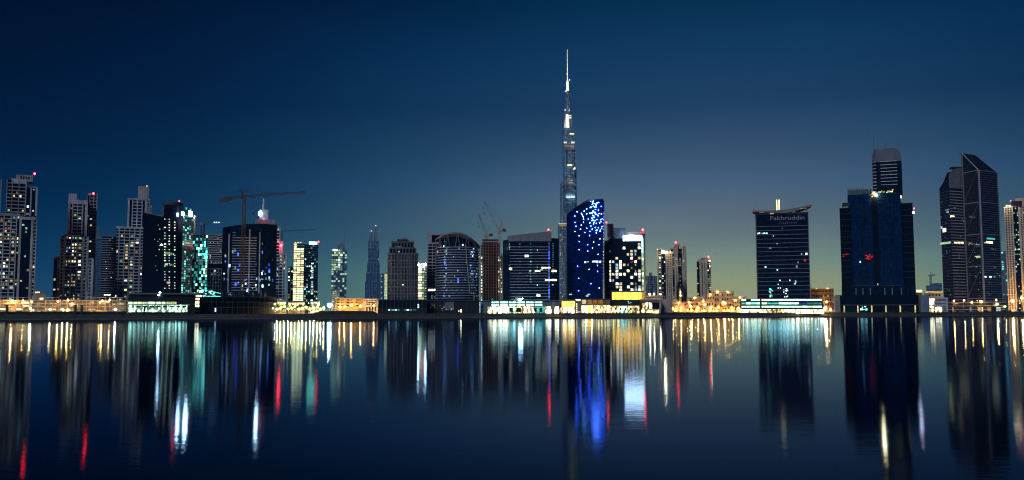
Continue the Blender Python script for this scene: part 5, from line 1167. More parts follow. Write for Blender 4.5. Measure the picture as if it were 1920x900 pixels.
def low_left():
    rnd = random.Random(51)
    # low parking deck lit from inside
    th, w, Y, zt = podium('parking_deck', 'low pale parking deck with lit levels behind the white steel frames', -20, 236, 562, 95, 30, 'midgrey')
    for py in (563, 569, 575, 581): rect(th, w, -20, 236, py, py + 1.3, 'beige', 'deck_edge', -.2, .5)
    for px in range(-14, 240, 14): rect(th, w, px, px + 1.4, 562, 588, 'beige', 'column', -.2, .45)
    for (a, b, py, mt) in ((24, 33, 567, 'wht1'), (40, 54, 566, 'cream2'), (42, 54, 572, 'cream2'), (0, 10, 578, 'cream2'), (17, 28, 579, 'warm1'), (31, 42, 578, 'shop'), (66, 76, 571, 'mint0'), (85, 105, 578, 'cream1'), (112, 122, 579, 'shop'), (124, 131, 580, 'shop'), (130, 146, 571, 'cream1'), (108, 113, 571, 'cream0'), (146, 158, 571, 'mint0'), (165, 178, 579, 'cream1'), (179, 200, 581, 'warm1'), (196, 206, 563.5, 'cream2'), (210, 216, 569, 'cream1'), (222, 232, 568, 'mint1'), (224, 234, 577, 'mint0'), (74, 81, 558.5, 'wht2'), (56, 64, 580, 'wht2')): rect(th, w, a, b, py, py + 3.2, mt, 'lit_bay', .1, .25)
    for k in range(46):
        px = rnd.uniform(-4, 234); py = rnd.choice([565.4, 571.2, 577.4, 583]); rect(th, w, px, px + rnd.uniform(1.5, 6), py, py + rnd.uniform(1, 3), rnd.choice(['cream0', 'cream1', 'mint0', 'warm0', 'cool0', 'cream1']), 'lit_bay', .1, .22)
    # white steel frames
    for i, (pl, pr, label) in enumerate(((-6, 55, 'white steel frame at the frame edge, in front of the parking deck'), (61, 111, 'white steel frame with a wide open bay, between two warm street lamps'), (162, 198, 'white steel frame section before the rounded dark blue tower'), (205, 236, 'short white steel frame beside the glazed pavilion'))):
        Y = Yo((pl + pr) / 2, 62); w = front(pl, pr, 570, Y); th = thing('steel_frame', label, 'frame', base(w), 'white steel frames along the bank')
        n = max(2, round((pr - pl) / 13.5))
        for k in range(n + 1): px = pl + (pr - pl) * k / n; rect(th, w, px - .45, px + .45, 557.5, 588, 'beige', 'post', -.3, .3)
        for py in (557.5, 563.5, 574): rect(th, w, pl - .5, pr + .5, py, py + .9, 'beige', 'rail', -.25, .34)
    # dark site hoarding on top of the bank
    Y0 = [(-30, 14), (236, 14)]; a = Vector((rr(-30) * Yo(-30, 15), Yo(-30, 15))); b = Vector((rr(238) * Yo(238, 15), Yo(238, 15))); w = Wall(a, b)
    th = thing('site_hoarding', 'long black site hoarding on the bank below the parking deck', 'fence', base(w)); n = 28
    for k in range(n): piece('panel', th, w, w.len * k / n + .03, w.len * (k + 1) / n - .03, G - 1, G + 2.25 + rnd.uniform(-.15, .15), -.1, .06 + .02 * (k % 2), 'black')
    for px, label in ((13, 'stubby black gatepost on the hoarding beside the warm lamp'), (141, 'black gatepost on the hoarding, first of a close pair'), (153, 'black gatepost on the hoarding, second of a close pair')):
        Y = Yo(px, 13); p = at(px, 586, Y); q = at(px, 573, Y); th = thing('gatepost', label, 'post', (p.x, p.y, G), 'black gateposts'); place('shaft', th, 'black', (p.x, p.y, (G + q.z) / 2), (1.5, 1.5, q.z - G)); place('cap', th, 'black', (p.x, p.y, q.z + .2), (2.0, 2.0, .7))
    Y = Yo(220, 230); w = front(60, 86, 556, Yo(70, 260)); th = thing('site_cabin', 'small pale rooftop cabin block between the two pale towers', 'building', base(w)); z = zz(73, 549, Yo(70, 260)); block('body', th, w, G, z, 10, 'beige'); block('roof', th, w, z, z + 1, 12, 'mauve', o=.6, s0=-.5, s1=w.len + .5)
    for k in range(4): rect(th, w, 66 + k * 2.2, 67.5 + k * 2.2, 547, 549, 'cream2', 'roof_lamp', .6, 1.0)
    # glazed pavilion
    th, w, Y, zt = podium('pavilion', 'long black pavilion with a mint lit strip over bright glazed bays', 241, 366, 549, 26, 30, 'black')
    rect(th, w, 240, 368, 549.5, 552, 'midgrey', 'roof_edge', -.5, 2.0)
    for k in range(24): a = 241 + k * 3.75; rect(th, w, a, a + 3.5, 566, 570, ['mint2', 'mint1', 'cream1', 'mint2', 'teal1'][rnd.randrange(5)], 'clerestory', 0, .25)
    for k in range(9):
        a = 241.5 + k * 12.45; b = a + 11.2 if k < 8 else a + 10; rect(th, w, a, b, 572, 585, 'shop_cool', 'lit_bay', 0, .15)
        rect(th, w, a + 1.5, b - 1.5, 573, 576, 'black', 'bay_blind', .15, .3) if 0 < k else None
        for j in range(1, 5): rect(th, w, a + (b - a) * j / 5 - .22, a + (b - a) * j / 5 + .22, 575, 585, 'tealgrey', 'mullion', .15, .35)
        rect(th, w, a - 1, a, 571, 586, 'white', 'column', 0, .7)
    rect(th, w, 240, 356, 570.6, 572, 'white', 'lintel', 0, .8); rect(th, w, 269.5, 273, 575, 583, 'black', 'doorway', .2, .5)
    for (px, py) in ((300, 548), (245, 553), (298, 553)): place('roof_lamp', th, 'flood_white', at(px, py, Y - 1), (1.5, 1, 1.1), shape='ball')
    # stair tower with lit landings
    th, w, Y, zt = podium('stair_block', 'dark stair block with four glaring lit landings beside the pavilion', 359, 380, 551, 40, 16, 'black')
    for (a, b, py, h) in ((366, 379, 553.5, 3), (367, 373.5, 559, 3.4), (360, 367, 566, 5), (366, 373.5, 565, 4), (366, 373, 571.5, 4)): rect(th, w, a, b, py, py + h, 'shop_white', 'lit_landing', 0, .3)
    # dark building site frame
    Y = Yo(445, 40); w = front(374, 520, 575, Y); th = thing('unfinished_podium', 'black unfinished concrete podium frame at the foot of the crane', 'building', base(w)); block('core', th, Wall(w.A - w.n * 8, w.B - w.n * 8), G, zz(445, 558, Y + 8), 20, 'black')
    for py in (556, 565.5, 575.5): rect(th, w, 382 if py < 560 else 374, 518, py, py + 1.2, 'darkgrey', 'floor_slab', -18, .2)
    for k in range(15): px = 376 + k * 10; rect(th, w, px - .6, px + .6, 556 if k else 565, 588, 'darkgrey', 'column', -1, .15)
    for k in range(26): px = rnd.uniform(416, 512); a = at(px, 556, Y - rnd.uniform(0, 10)); place('starter_bar', th, 'darkgrey', a + Vector((0, 0, 1.5)), (.35, .35, rnd.uniform(2, 7)))
    for px, py in ((404, 579), (404, 583), (463, 546), (464, 543), (512, 578)): place('work_lamp', th, 'cool2', at(px, py, Y - 1), (.9, .6, 1.3))
    # low site buildings behind the lit trees
    th, w, Y, zt = podium('villa', 'small beige flat roofed villa behind the lit trees, beside the dark podium', 519, 536, 563, 75, 14, 'beige'); rect(th, w, 518, 537, 562.5, 564, 'mauve', 'roof_edge', -.4, 1); [rect(th, w, 521 + k * 4, 523.5 + k * 4, 567, 571, 'cream2', 'lit_window', 0, .2) for k in range(4)]
    th, w, Y, zt = podium('villa', 'low wide villa with a dark roof in the middle of the lit trees', 540, 572, 565, 85, 14, 'beige'); rect(th, w, 539, 573, 564, 566, 'darkgrey', 'roof_edge', -.4, 1); [rect(th, w, 542 + k * 5, 545 + k * 5, 568, 573, 'cream2', 'lit_window', 0, .2) for k in range(6)]
    th, w, Y, zt = podium('villa', 'beige villa with a flat dark roof at the far end of the lit trees', 586, 599, 566, 70, 14, 'beige'); rect(th, w, 585, 600, 565, 567, 'darkgrey', 'roof_edge', -.4, 1); [rect(th, w, 587.5 + k * 4, 590.5 + k * 4, 569, 574, 'shop', 'lit_window', 0, .2) for k in range(3)]
    # blazing site floodlight
    Y = Yo(618, 60); p = at(618, 586, Y); q = at(618, 572, Y); th = thing('site_floodlight', 'blazing white floodlight on a pole beside the orange lit block', 'lamp', (p.x, p.y, G)); place('pole', th, 'steel', (p.x, p.y, (G + q.z) / 2), (.4, .4, q.z - G), shape='rod'); place('lamp_head', th, 'bulb_white', q, (2.6, 1.2, 2.6)); place('bracket', th, 'steel', q + Vector((0, .8, -.3)), (3.4, .4, .4))
    # orange lit block
    th, w, Y, zt = podium('long_block', 'long low block glowing orange from street lamps, with small square windows', 629, 684, 560, 130, 20, 'ochre'); rnd = random.Random(3)
    for i, px in enumerate(range(631, 682, 9)):
        for py in (561.5, 566.5, 572):
            if i % 2 == 0: rect(th, w, px, px + 5.5, py, py + 1.8, 'black_glass', 'window', -.1, .12)
            else: [rect(th, w, px + d, px + d + 1.6, py, py + 1.8, 'black_glass', 'window', -.1, .12) for d in (0, 2.6)]
    rect(th, w, 628.5, 684.5, 559.3, 560.6, 'sand', 'parapet', -.3, .6)
    for px in (638, 650, 666, 677): rect(th, w, px - .5, px + .5, 560, 588, 'sand', 'pilaster', -.1, .5)
    th, w, Y, zt = podium('office_block', 'pale low block with rows of square windows beside the orange lit block', 684, 710, 560, 120, 20, 'beige')
    for i in range(8):
        for j in range(3): rect(th, w, 686 + i * 2.9, 687.7 + i * 2.9, 562.5 + j * 4, 564.6 + j * 4, 'black_glass', 'window', -.1, .12)
        rect(th, w, 686 + i * 2.9, 687.6 + i * 2.9, 575, 583, 'black_glass', 'window', -.1, .12)
    rect(th, w, 707, 710, 560, 588, 'sand', 'pilaster', -.1, .6)
    # earth mound on the bank
    V, Fc = [], []; nx, ny = 40, 6; rn = random.Random(4)
    for i in range(nx + 1):
        px = 583 + (708 - 583) * i / nx; Yb = Yo(px, 14)
        for j in range(ny + 1):
            t = j / ny; hh = math.sin(math.pi * t) * (3.2 * min(1, i / 7) * (1 - .25 * i / nx)) * (1 if i < nx - 2 else (nx - i) / 2)
            V.append((rr(px) * (Yb + t * 22), Yb + t * 22, G + hh * rn.uniform(.86, 1.1)))
    for i in range(nx):
        for j in range(ny): a = i * (ny + 1) + j; Fc.append((a, a + ny + 1, a + ny + 2, a + 1))
    tag(mesh_obj('earth_mound', V, Fc, 'earth', None, smooth=True), 'long dark earth mound on the bank before the orange lit block', kind='structure')
    # dark podiums
    th, w, Y, zt = podium('podium_hall', 'dark panelled hall at the foot of the gridded block with a cool lit slot', 709, 800, 562, 34, 26, 'black')
    for k in range(12): a = 711 + k * 7.4; rect(th, w, a, a + 6.2, 564, 577, 'navy_glass', 'panel', 0, .3); rect(th, w, a + 6.3, a + 7.2, 563, 588, 'darkgrey', 'pier', 0, .6)
    rect(th, w, 708.5, 801, 561.5, 563, 'darkgrey', 'roof_edge', -.3, 1.0)
    for (a, b, mt) in ((728, 731, 'cool2'), (733, 738, 'cool1'), (739, 744, 'cool2'), (746, 749, 'teal1'), (757, 760, 'teal0'), (761, 767, 'cool2'), (768, 772, 'cool1'), (775, 780, 'teal0')): rect(th, w, a, b, 580.3, 582, mt, 'lit_slot', 0, .3)
    for py in (571.5, 576): place('wall_lamp', th, 'cool2', at(784.5, py, Y - 1), (1.1, .5, 1.3))
    th, w, Y, zt = podium('podium_hall', 'plain black hall under the round tower with one lit doorway', 800, 899, 564, 38, 26, 'black')
    rect(th, w, 799.5, 900, 562.6, 564.4, 'darkgrey', 'roof_edge', -.3, 1.0); rect(th, w, 862.5, 865.5, 580.5, 585, 'shop_white', 'lit_doorway', 0, .3); rect(th, w, 859.3, 860.2, 582, 584.5, 'wht2', 'lit_slot', 0, .3)
    for px in (812, 832, 852, 874): rect(th, w, px, px + 1, 563, 588, 'darkgrey', 'pier', 0, .6)
    rect(th, w, 834, 851, 566, 582, 'midgrey', 'scaffold_screen', 0, .8)
    for k in range(18): px = rnd.uniform(803, 850); place('work_lamp', th, rnd.choice(['cool0', 'cool1', 'cream0']), at(px, rnd.uniform(570, 584), Y - 1.2), (.7, .4, .6))
low_left()
def low_right():
    rnd = random.Random(61)
    th, w, Y, zt = podium('showroom', 'grey showroom with two rows of lit slots above tall blazing glazing', 899, 1048, 564, 24, 34, 'tealgrey')
    for k in range(6):
        a = 922 + k * 16.2
        for py in (565.8, 570.6): rect(th, w, a, a + 13.5, py, py + 2.4, 'strip_cool', 'lit_slot', 0, .25)
    x = [914, 928, 942, 955, 967, 980, 993, 1002, 1011, 1022, 1034]
    for i in range(len(x) - 1):
        mt = ['shop_white', 'shop_white', 'shop_white', 'shop_cool', 'shop', 'shop_white', 'shop_white', 'teal1', 'teal1', 'shop_white'][i]; rect(th, w, x[i] + .3, x[i + 1] - .3, 575, 588, mt, 'lit_bay', 0, .2); rect(th, w, x[i] - .35, x[i] + .35, 574, 588.6, 'tealgrey', 'column', 0, .6)
    for (a, b) in ((955.5, 962), (968, 977), (1001, 1006), (1012, 1017)): rect(th, w, a, b, 577, 585, 'navy_glass', 'display_screen', .2, .35)
    rect(th, w, 1039, 1048, 575, 588, 'shop_white', 'lit_bay', 0, .2); rect(th, w, 1036, 1040, 566, 588, 'grey', 'column', 0, 1); rect(th, w, 899, 1049, 563, 564.6, 'midgrey', 'roof_edge', -.3, 1); rect(th, w, 899, 900.6, 566, 586, 'cool1', 'edge_light', 0, .8)
    place('roof_lamp', th, 'flood_white', at(975, 561.5, Y - .5), (4, 1.5, 1.6), shape='ball'); place('roof_lamp', th, 'flood_white', at(979, 560, Y - .5), (2, 1, 1.2), shape='ball')
    for px, a in ((922, 0), (924, 1)): rect(th, w, px, px + 2.4, 559.5, 564, 'teal0', 'roof_cabin', -6, -3) if a == 0 else None
    # cafe with warm upper wall
    th, w, Y, zt = podium('cafe', 'cream lit cafe with a mottled golden upper wall under the tallest skyscraper', 1050, 1080, 563, 22, 26, 'midgrey')
    rect(th, w, 1053.5, 1078, 565, 575, 'shop_gold', 'upper_glazing', 0, .2); rect(th, w, 1051.5, 1078, 576, 588, 'shop_white', 'lit_bay', 0, .2)
    for px in (1058, 1064, 1070): rect(th, w, px, px + .8, 576, 588, 'grey', 'mullion', .2, .5)
    rect(th, w, 1050, 1080.5, 562, 564, 'grey', 'roof_edge', -.3, 1)
    th, w, Y, zt = podium('kiosk_block', 'narrow dark block with a column of small lamps beside the cafe', 1079, 1090, 561, 21, 20, 'midgrey')
    for py in (570, 574, 578, 582, 586): place('wall_lamp', th, 'cream2', at(1081.3, py, Y - .4), (1.0, .5, 1.0))
    rect(th, w, 1079, 1088, 561, 564, 'cream2', 'lit_band', 0, .25); rect(th, w, 1080, 1089, 584, 586, 'wht1', 'lit_band', 0, .25)
    th, w, Y, zt = podium('arcade', 'warm lit shopping arcade with a reddish upper floor below the deep blue tower', 1090, 1144, 560.5, 23, 30, 'brown')
    for a, b, mt in ((1091, 1099, 'cream1'), (1102, 1110, 'warm0'), (1112, 1120, 'orange0'), (1122, 1130, 'orange0')): rect(th, w, a, b, 562, 570, mt, 'upper_glazing', 0, .2)
    for k in range(9): a = 1090.5 + k * 5.9; rect(th, w, a, a + 5.2, 572.5, 588, rnd.choice(['shop', 'shop_white', 'shop', 'cream2', 'shop_gold']), 'lit_bay', 0, .2); rect(th, w, a + 5.2, a + 5.9, 571.5, 588, 'pinkish', 'column', 0, .6)
    rect(th, w, 1089.5, 1144.5, 571, 572.6, 'pinkish', 'canopy', -.2, 2.5); rect(th, w, 1089.5, 1144.5, 560, 561.4, 'darkgrey', 'roof_edge', -.3, .8)
    # gold fronted pavilion and its ground floor
    th, w, Y, zt = podium('restaurant', 'restaurant with a glowing amber upper hall and glazed ground floor', 1140, 1200, 562, 20, 30, 'midgrey')
    w2 = front(1146, 1208, 555, Y + 12); z2 = zz(1177, 546, Y + 12); block('upper_hall', th, w2, zt, z2, 18, 'ochre')
    xs = [1147.5, 1153.5, 1167.5, 1182.5, 1197, 1203]
    for i in range(5): rect(th, w2, xs[i] + .5, xs[i + 1] - .5, 548.5, 562.5, 'shop_gold', 'amber_panel', 0, .2); rect(th, w2, xs[i] - .4, xs[i] + .4, 547, 563, 'black', 'mullion', 0, .5)
    rect(th, w2, 1145, 1209, 545.4, 547.6, 'midgrey', 'roof_edge', -.4, 1.2); rect(th, w2, 1203.5, 1208, 548, 562, 'orange1', 'side_panel', 0, .3)
    rect(th, w, 1143, 1200, 563, 572, 'black', 'awning', 0, .8); rect(th, w, 1124, 1200, 572, 573.6, 'pinkish', 'canopy', .1, 3)
    for k in range(8): a = 1141 + k * 7.3; rect(th, w, a, a + 6.5, 574, 588, rnd.choice(['shop', 'cream1', 'shop', 'shop_cool', 'cream2']), 'lit_bay', 0, .2); rect(th, w, a + 6.5, a + 7.3, 573, 588, 'midgrey', 'column', 0, .7)
    for k in range(5): a = 1153 + k * 9; rect(th, w, a, a + 3.6, 577, 582, 'brown', 'display_screen', .2, .35)
    for k in range(26): place('plant_tuft', th, 'leaf', at(1149 + k * 2.0, 562.5 + rnd.uniform(-.5, .8), Y - .5), (rnd.uniform(.6, 1.2), .8, rnd.uniform(1, 2.2)), shape='ball')
    # illegible white script sign on the awning
    pts = [(1176, 565), (1178.5, 564.5), (1178, 568), (1180.5, 569.5), (1181.5, 566), (1183.5, 568.5), (1185.5, 566), (1187, 569), (1188.5, 566.5), (1190, 567.5), (1191.5, 565.5), (1193.5, 566.5), (1192.5, 568)]
    P = [at(a, b, Y - 1.6) for a, b in pts]; bars('script_sign', th, [(P[i], P[i + 1], .22) for i in range(len(P) - 1)], 'cool1')
    # framed pavilion
    th, w, Y, zt = podium('framed_pavilion', 'pale pink framed pavilion with a white and black display window', 1200, 1239, 561, 15, 24, 'pinkish')
    rect(th, w, 1200, 1239, 560.5, 563.3, 'pinkish', 'frame', -.2, 1.4); rect(th, w, 1200, 1202.6, 563.3, 588, 'pinkish', 'frame', -.2, 1.4); rect(th, w, 1236.5, 1239, 563.3, 588, 'pinkish', 'frame', -.2, 1.4)
    rect(th, w, 1203, 1236, 563.6, 567, 'midgrey', 'soffit', 0, .5); rect(th, w, 1203, 1236, 567.5, 579, 'black_glass', 'glazing', 0, .15); rect(th, w, 1204, 1209, 568.5, 580, 'shop', 'lit_bay', .1, .3); rect(th, w, 1210.5, 1215.5, 567.5, 579, 'shop_white', 'lit_bay', .1, .3); rect(th, w, 1217.5, 1222.5, 568, 579, 'shop_white', 'lit_bay', .1, .3)
    for k in range(34): place('display_light', th, rnd.choice(['cool1', 'wht1', 'cool0', 'cool2']), at(rnd.uniform(1223.5, 1235), rnd.uniform(567.5, 577.5), Y - .3), (rnd.uniform(.4, 1.6), .3, rnd.uniform(.4, 1.4)), w.rz)
    for a, b in ((1203.5, 1209), (1211, 1216.5), (1218, 1226), (1227, 1235)): rect(th, w, a, b, 581, 587.5, 'shop', 'lit_bay', 0, .3)
    for k in range(14): rect(th, w, 1201 + k * 2.7, 1202.4 + k * 2.7, 560, 560.9, 'cream1', 'edge_light', 1.4, 1.6)
    th, w, Y, zt = podium('terrace_roof', 'warm lit terrace roof standing behind the pink framed pavilion', 1209, 1243, 556.5, 50, 14, 'pinkish'); [place('roof_lamp', th, 'flood_warm', at(px, 551.5, Y - .5), (1.3, 1, 1.1), shape='ball') for px in (1218, 1226, 1238)]; rect(th, w, 1208, 1244, 554, 556.6, 'sand', 'roof_edge', -.4, 1.2)
    th, w, Y, zt = podium('blank_wall', 'plain mauve windowless block next to the pink framed pavilion', 1240, 1259, 561, 18, 16, 'pinkish', cat='building'); [rect(th, w, 1241 + k * 3, 1241.3 + k * 3, 562, 587, 'mauve', 'groove', 0, .08) for k in range(6)]
    # old style warm quarter
    def house(label, pl, pr, pt, off, mat='sand', nwin=5, rows=3, crenel=True, depth=14, lit=.25):
        th, w, Y, zt = podium('old_style_house', label, pl, pr, pt, off, depth, mat)
        z0 = zz(pl, 585, Y)
        for j in range(rows):
            z = z0 + (zt - 1.5 - z0) * (j + .45) / rows
            for i in range(nwin):
                s = w.len * (i + .5) / nwin; ww = min(1.3, w.len / nwin * .42); mt = rnd.choice(['warm1', 'cream1', 'warm0']) if rnd.random() < lit else 'black_glass'
                piece('window', th, w, s - ww / 2, s + ww / 2, z, z + min(2.2, (zt - z0) / rows * .5), -.1, .1, mt); piece('sill', th, w, s - ww / 2 - .2, s + ww / 2 + .2, z - .3, z - .08, -.05, .3, 'beige')
        piece('cornice', th, w, -.4, w.len + .4, zt - .9, zt + .2, -.5, .6, 'sand')
        if crenel:
            n = max(3, round(w.len / 2.2))
            for i in range(n): s = w.len * (i + .5) / n; piece('merlon', th, w, s - .5, s + .5, zt + .2, zt + 1.2, -.3, .3, 'sand')
        n = max(2, round(w.len / 6.5))
        for i in range(n): place('wall_lamp', th, 'bulb_warm', w.pt(w.len * (i + .5 + rnd.uniform(-.2, .2)) / n, G + rnd.uniform(2.2, 3.4), 2.2), (.34, .34, .34), shape='ball')
        for i in range(max(1, n // 2)): place('cornice_lamp', th, 'bulb_warm', w.pt(w.len * (i + .5) / max(1, n // 2), zt - .3, 1.3), (.26, .26, .26), shape='ball')
        return th, w, Y, zt
    house('large sandy old style hotel block with crenels above the palms', 1335, 1376, 547, 120, 'sand', 9, 4); house('stepped sandy house wing joined below the large old style block', 1326, 1340, 552, 108, 'sand', 3, 3)
    house('low golden house with a flat roof next to the minaret', 1288, 1318, 558, 110, 'ochre', 6, 3); house('golden two storey house in front of the lone beige tower', 1300, 1338, 564, 75, 'sand', 8, 2, lit=.4)
    house('small ochre house with dark square windows behind the palms', 1340, 1372, 566, 70, 'ochre', 7, 2, lit=.4); house('sandy corner house beside the teal banded podium', 1368, 1390, 562, 66, 'sand', 5, 3); house('low far sandy house row behind the corner house', 1376, 1400, 557, 180, 'beige', 6, 2)
    house('small domed prayer hall wing below the minaret', 1261, 1284, 568, 60, 'sand', 4, 1, lit=.6); house('ochre house between prayer hall and golden houses', 1282, 1304, 567, 72, 'ochre', 5, 2, lit=.5)
    Y = Yo(1268, 66); c = at(1268, 568, Y); V, Fc = [], []
    th = thing('dome', 'small pale gold dome on the prayer hall beside the minaret', 'dome', (c.x, c.y, c.z - .5)); n = 14; R = 3.6
    prof = [(R, 0), (R * 1.02, .8), (R * .96, 1.8), (R * .78, 2.9), (R * .5, 3.8), (R * .2, 4.4), (.05, 5.0)]
    for r, z in prof:
        for k in range(n): V.append((c.x + r * math.cos(2 * math.pi * k / n), c.y + r * math.sin(2 * math.pi * k / n), c.z - .5 + z))
    for j in range(len(prof) - 1):
        for k in range(n): Fc.append((j * n + k, j * n + (k + 1) % n, j * n + n + (k + 1) % n, j * n + n + k))
    mesh_obj('shell', V, Fc, 'sand', th, smooth=True); place('finial', th, 'sand', (c.x, c.y, c.z + 5.3), (.3, .3, 1.8), shape='rod')
    Y = Yo(1276, 64); p = at(1276, 586, Y); th = thing('minaret', 'slim golden lit minaret with two balconies rising over the low houses', 'minaret', (p.x, p.y, G))
    def cyl(name, r0, r1, py0, py1, mat='sand'):
        n = 12; z0, z1 = zz(1276, py0, Y), zz(1276, py1, Y); V = [(p.x + r0 * math.cos(2 * math.pi * k / n), p.y + r0 * math.sin(2 * math.pi * k / n), z0) for k in range(n)] + [(p.x + r1 * math.cos(2 * math.pi * k / n), p.y + r1 * math.sin(2 * math.pi * k / n), z1) for k in range(n)]
        mesh_obj(name, V, [(k, (k + 1) % n, n + (k + 1) % n, n + k) for k in range(n)] + [tuple(range(n, 2 * n)), tuple(range(n - 1, -1, -1))], mat, th)
    cyl('shaft', 1.7, 1.4, 588, 553); cyl('balcony', 2.2, 2.3, 556.5, 555); cyl('upper_shaft', 1.2, 1.1, 553, 545); cyl('balcony', 1.7, 1.8, 548, 546.8); cyl('cap', 1.15, .08, 545, 538); place('lamp', th, 'flood_warm', (p.x, p.y - 2.2, zz(1276, 554, Y)), (.5, .5, .5), shape='ball'); place('lamp', th, 'flood_warm', (p.x, p.y - 1.9, zz(1276, 547.5, Y)), (.4, .4, .4), shape='ball')
    # teal banded podium of the sign tower
    th, w, Y, zt = podium('podium_mall', 'long glazed podium with teal lit bands over a blazing white ground floor', 1388, 1543, 560.5, 22, 40, 'navy_glass')
    zl = [(561, 563.8), (567.3, 570.3), (573.6, 576.4)]
    cuts = [1390, 1399, 1408, 1416, 1425, 1428, 1438, 1449, 1460, 1466, 1478, 1490, 1498, 1504, 1514, 1524, 1532, 1541]
    for j, (a, b) in enumerate(zl):
        for i in range(len(cuts) - 1):
            q = rnd.random(); mt = ('strip_cool' if q < .75 else 'mint2') if (j == 0 and i > 2) or (j == 2 and i > 2) else (rnd.choice(['teal1', 'mint2', 'teal2', 'strip_cool']) if i < 12 else rnd.choice(['blue0', 'teal0', 'cool0']))
            if i == 4 or (i < 3 and j == 0 and i % 2): continue
            rect(th, w, cuts[i] + .3, cuts[i + 1] - .3, a, b, mt, 'lit_band', 0, .2)
        rect(th, w, 1387.5, 1543.5, b + .1, b + 1.2, 'tealgrey', 'floor_band', -.2, .6)
    rect(th, w, 1387.5, 1544, 560, 561, 'midgrey', 'roof_edge', -.3, 1)
    for c in cuts[::2]: rect(th, w, c - .4, c + .4, 561, 579, 'midgrey', 'pier', 0, .5)
    for k in range(11): a = 1388 + k * 14.2; rect(th, w, a + .2, a + 13.9, 580, 588, 'shop_white' if k not in (4, 5) else 'shop', 'lit_bay', 0, .2); rect(th, w, a - .3, a + .3, 579, 588.5, 'midgrey', 'column', 0, .5)
    for k in range(12): rect(th, w, 1446 + k * 1.9, 1446.6 + k * 1.9, 580, 588, 'black', 'railing_bar', .3, .6)
    place('flood_lamp', th, 'flood_white', at(1499, 577.5, Y - 2), (2.6, 1.2, 2.2), shape='ball'); place('flood_lamp', th, 'flood_warm', at(1547, 578, Y - 2), (2.2, 1, 2), shape='ball')
    house('dim brown apartment block with a lit cornice behind the mall podium', 1521, 1564, 541, 150, 'brown', 10, 5, lit=.08); th2, w2, Y2, z2 = podium('lantern_roof', 'small cream lit roof box behind the massive dark tower', 1717, 1730, 543, 190, 12, 'sand'); rect(th2, w2, 1718, 1729, 543.5, 548, 'cream2', 'lit_band', 0, .3)
    # far right low buildings
    th, w, Y, zt = podium('villa_block', 'sandy block with a lit parapet before the glassy dome shaped hall', 1734, 1768, 547, 140, 16, 'sand'); rect(th, w, 1735, 1768, 546, 549, 'warm1', 'lit_parapet', 0, .4); [rect(th, w, 1742 + k * 6, 1744.5 + k * 6, 551, 555, 'black_glass', 'window', -.1, .15) for k in range(4)]
    th, w, Y, zt = podium('stepped_hall', 'blue grey stepped glass hall beyond the sandy block', 1738, 1768, 535, 420, 30, 'haze_glass'); bands(th, w, G, zt, 9, 1.2, .4, 'bluegrey'); w3 = front(1744, 1766, 532, Y + 4); block('upper_tier', th, w3, zt, zz(1755, 531, Y), 20, 'haze_glass')
    th, w, Y, zt = podium('car_park', 'pale banded car park with glaring white bays at one end', 1741, 1777, 558, 42, 26, 'midgrey')
    for py in (558, 565, 571): rect(th, w, 1752 if py > 558 else 1741, 1777, py, py + 2.6, 'pale', 'deck_edge', -.2, .6)
    rect(th, w, 1742, 1752, 560, 571, 'shop_white', 'lit_bay', 0, .8); rect(th, w, 1742, 1751, 574, 587, 'shop_white', 'lit_bay', 0, .8); rect(th, w, 1754, 1766, 576, 586, 'shop_white', 'lit_bay', 0, .8)
    rect(th, w, 1774, 1777.5, 558, 588, 'pale', 'pylon', -.2, .8)
    th, w, Y, zt = podium('annex', 'low glazed annex at the foot of the braced tower with warm entrance', 1776, 1886, 566, 105, 16, 'slate_glass')
    for py in (566, 573, 580): rect(th, w, 1776, 1886, py, py + 1.1, 'mauve', 'floor_band', -.2, .5)
    for a, b, mt in ((1786, 1788, 'warm1'), (1834, 1842, 'warm1'), (1835, 1843, 'cream2'), (1866, 1876, 'cool1'), (1851, 1859, 'warm0'), (1818, 1822, 'cool0')): rect(th, w, a, b, 576, 585, mt, 'lit_bay', 0, .3 + .1 * rnd.random())
    for k in range(24): place('lit_spot', th, rnd.choice(['warm1', 'cream1', 'cream2', 'warm2']), at(rnd.uniform(1832, 1846), rnd.uniform(563, 585), Y - 1), (.8, .4, .9))
low_right()
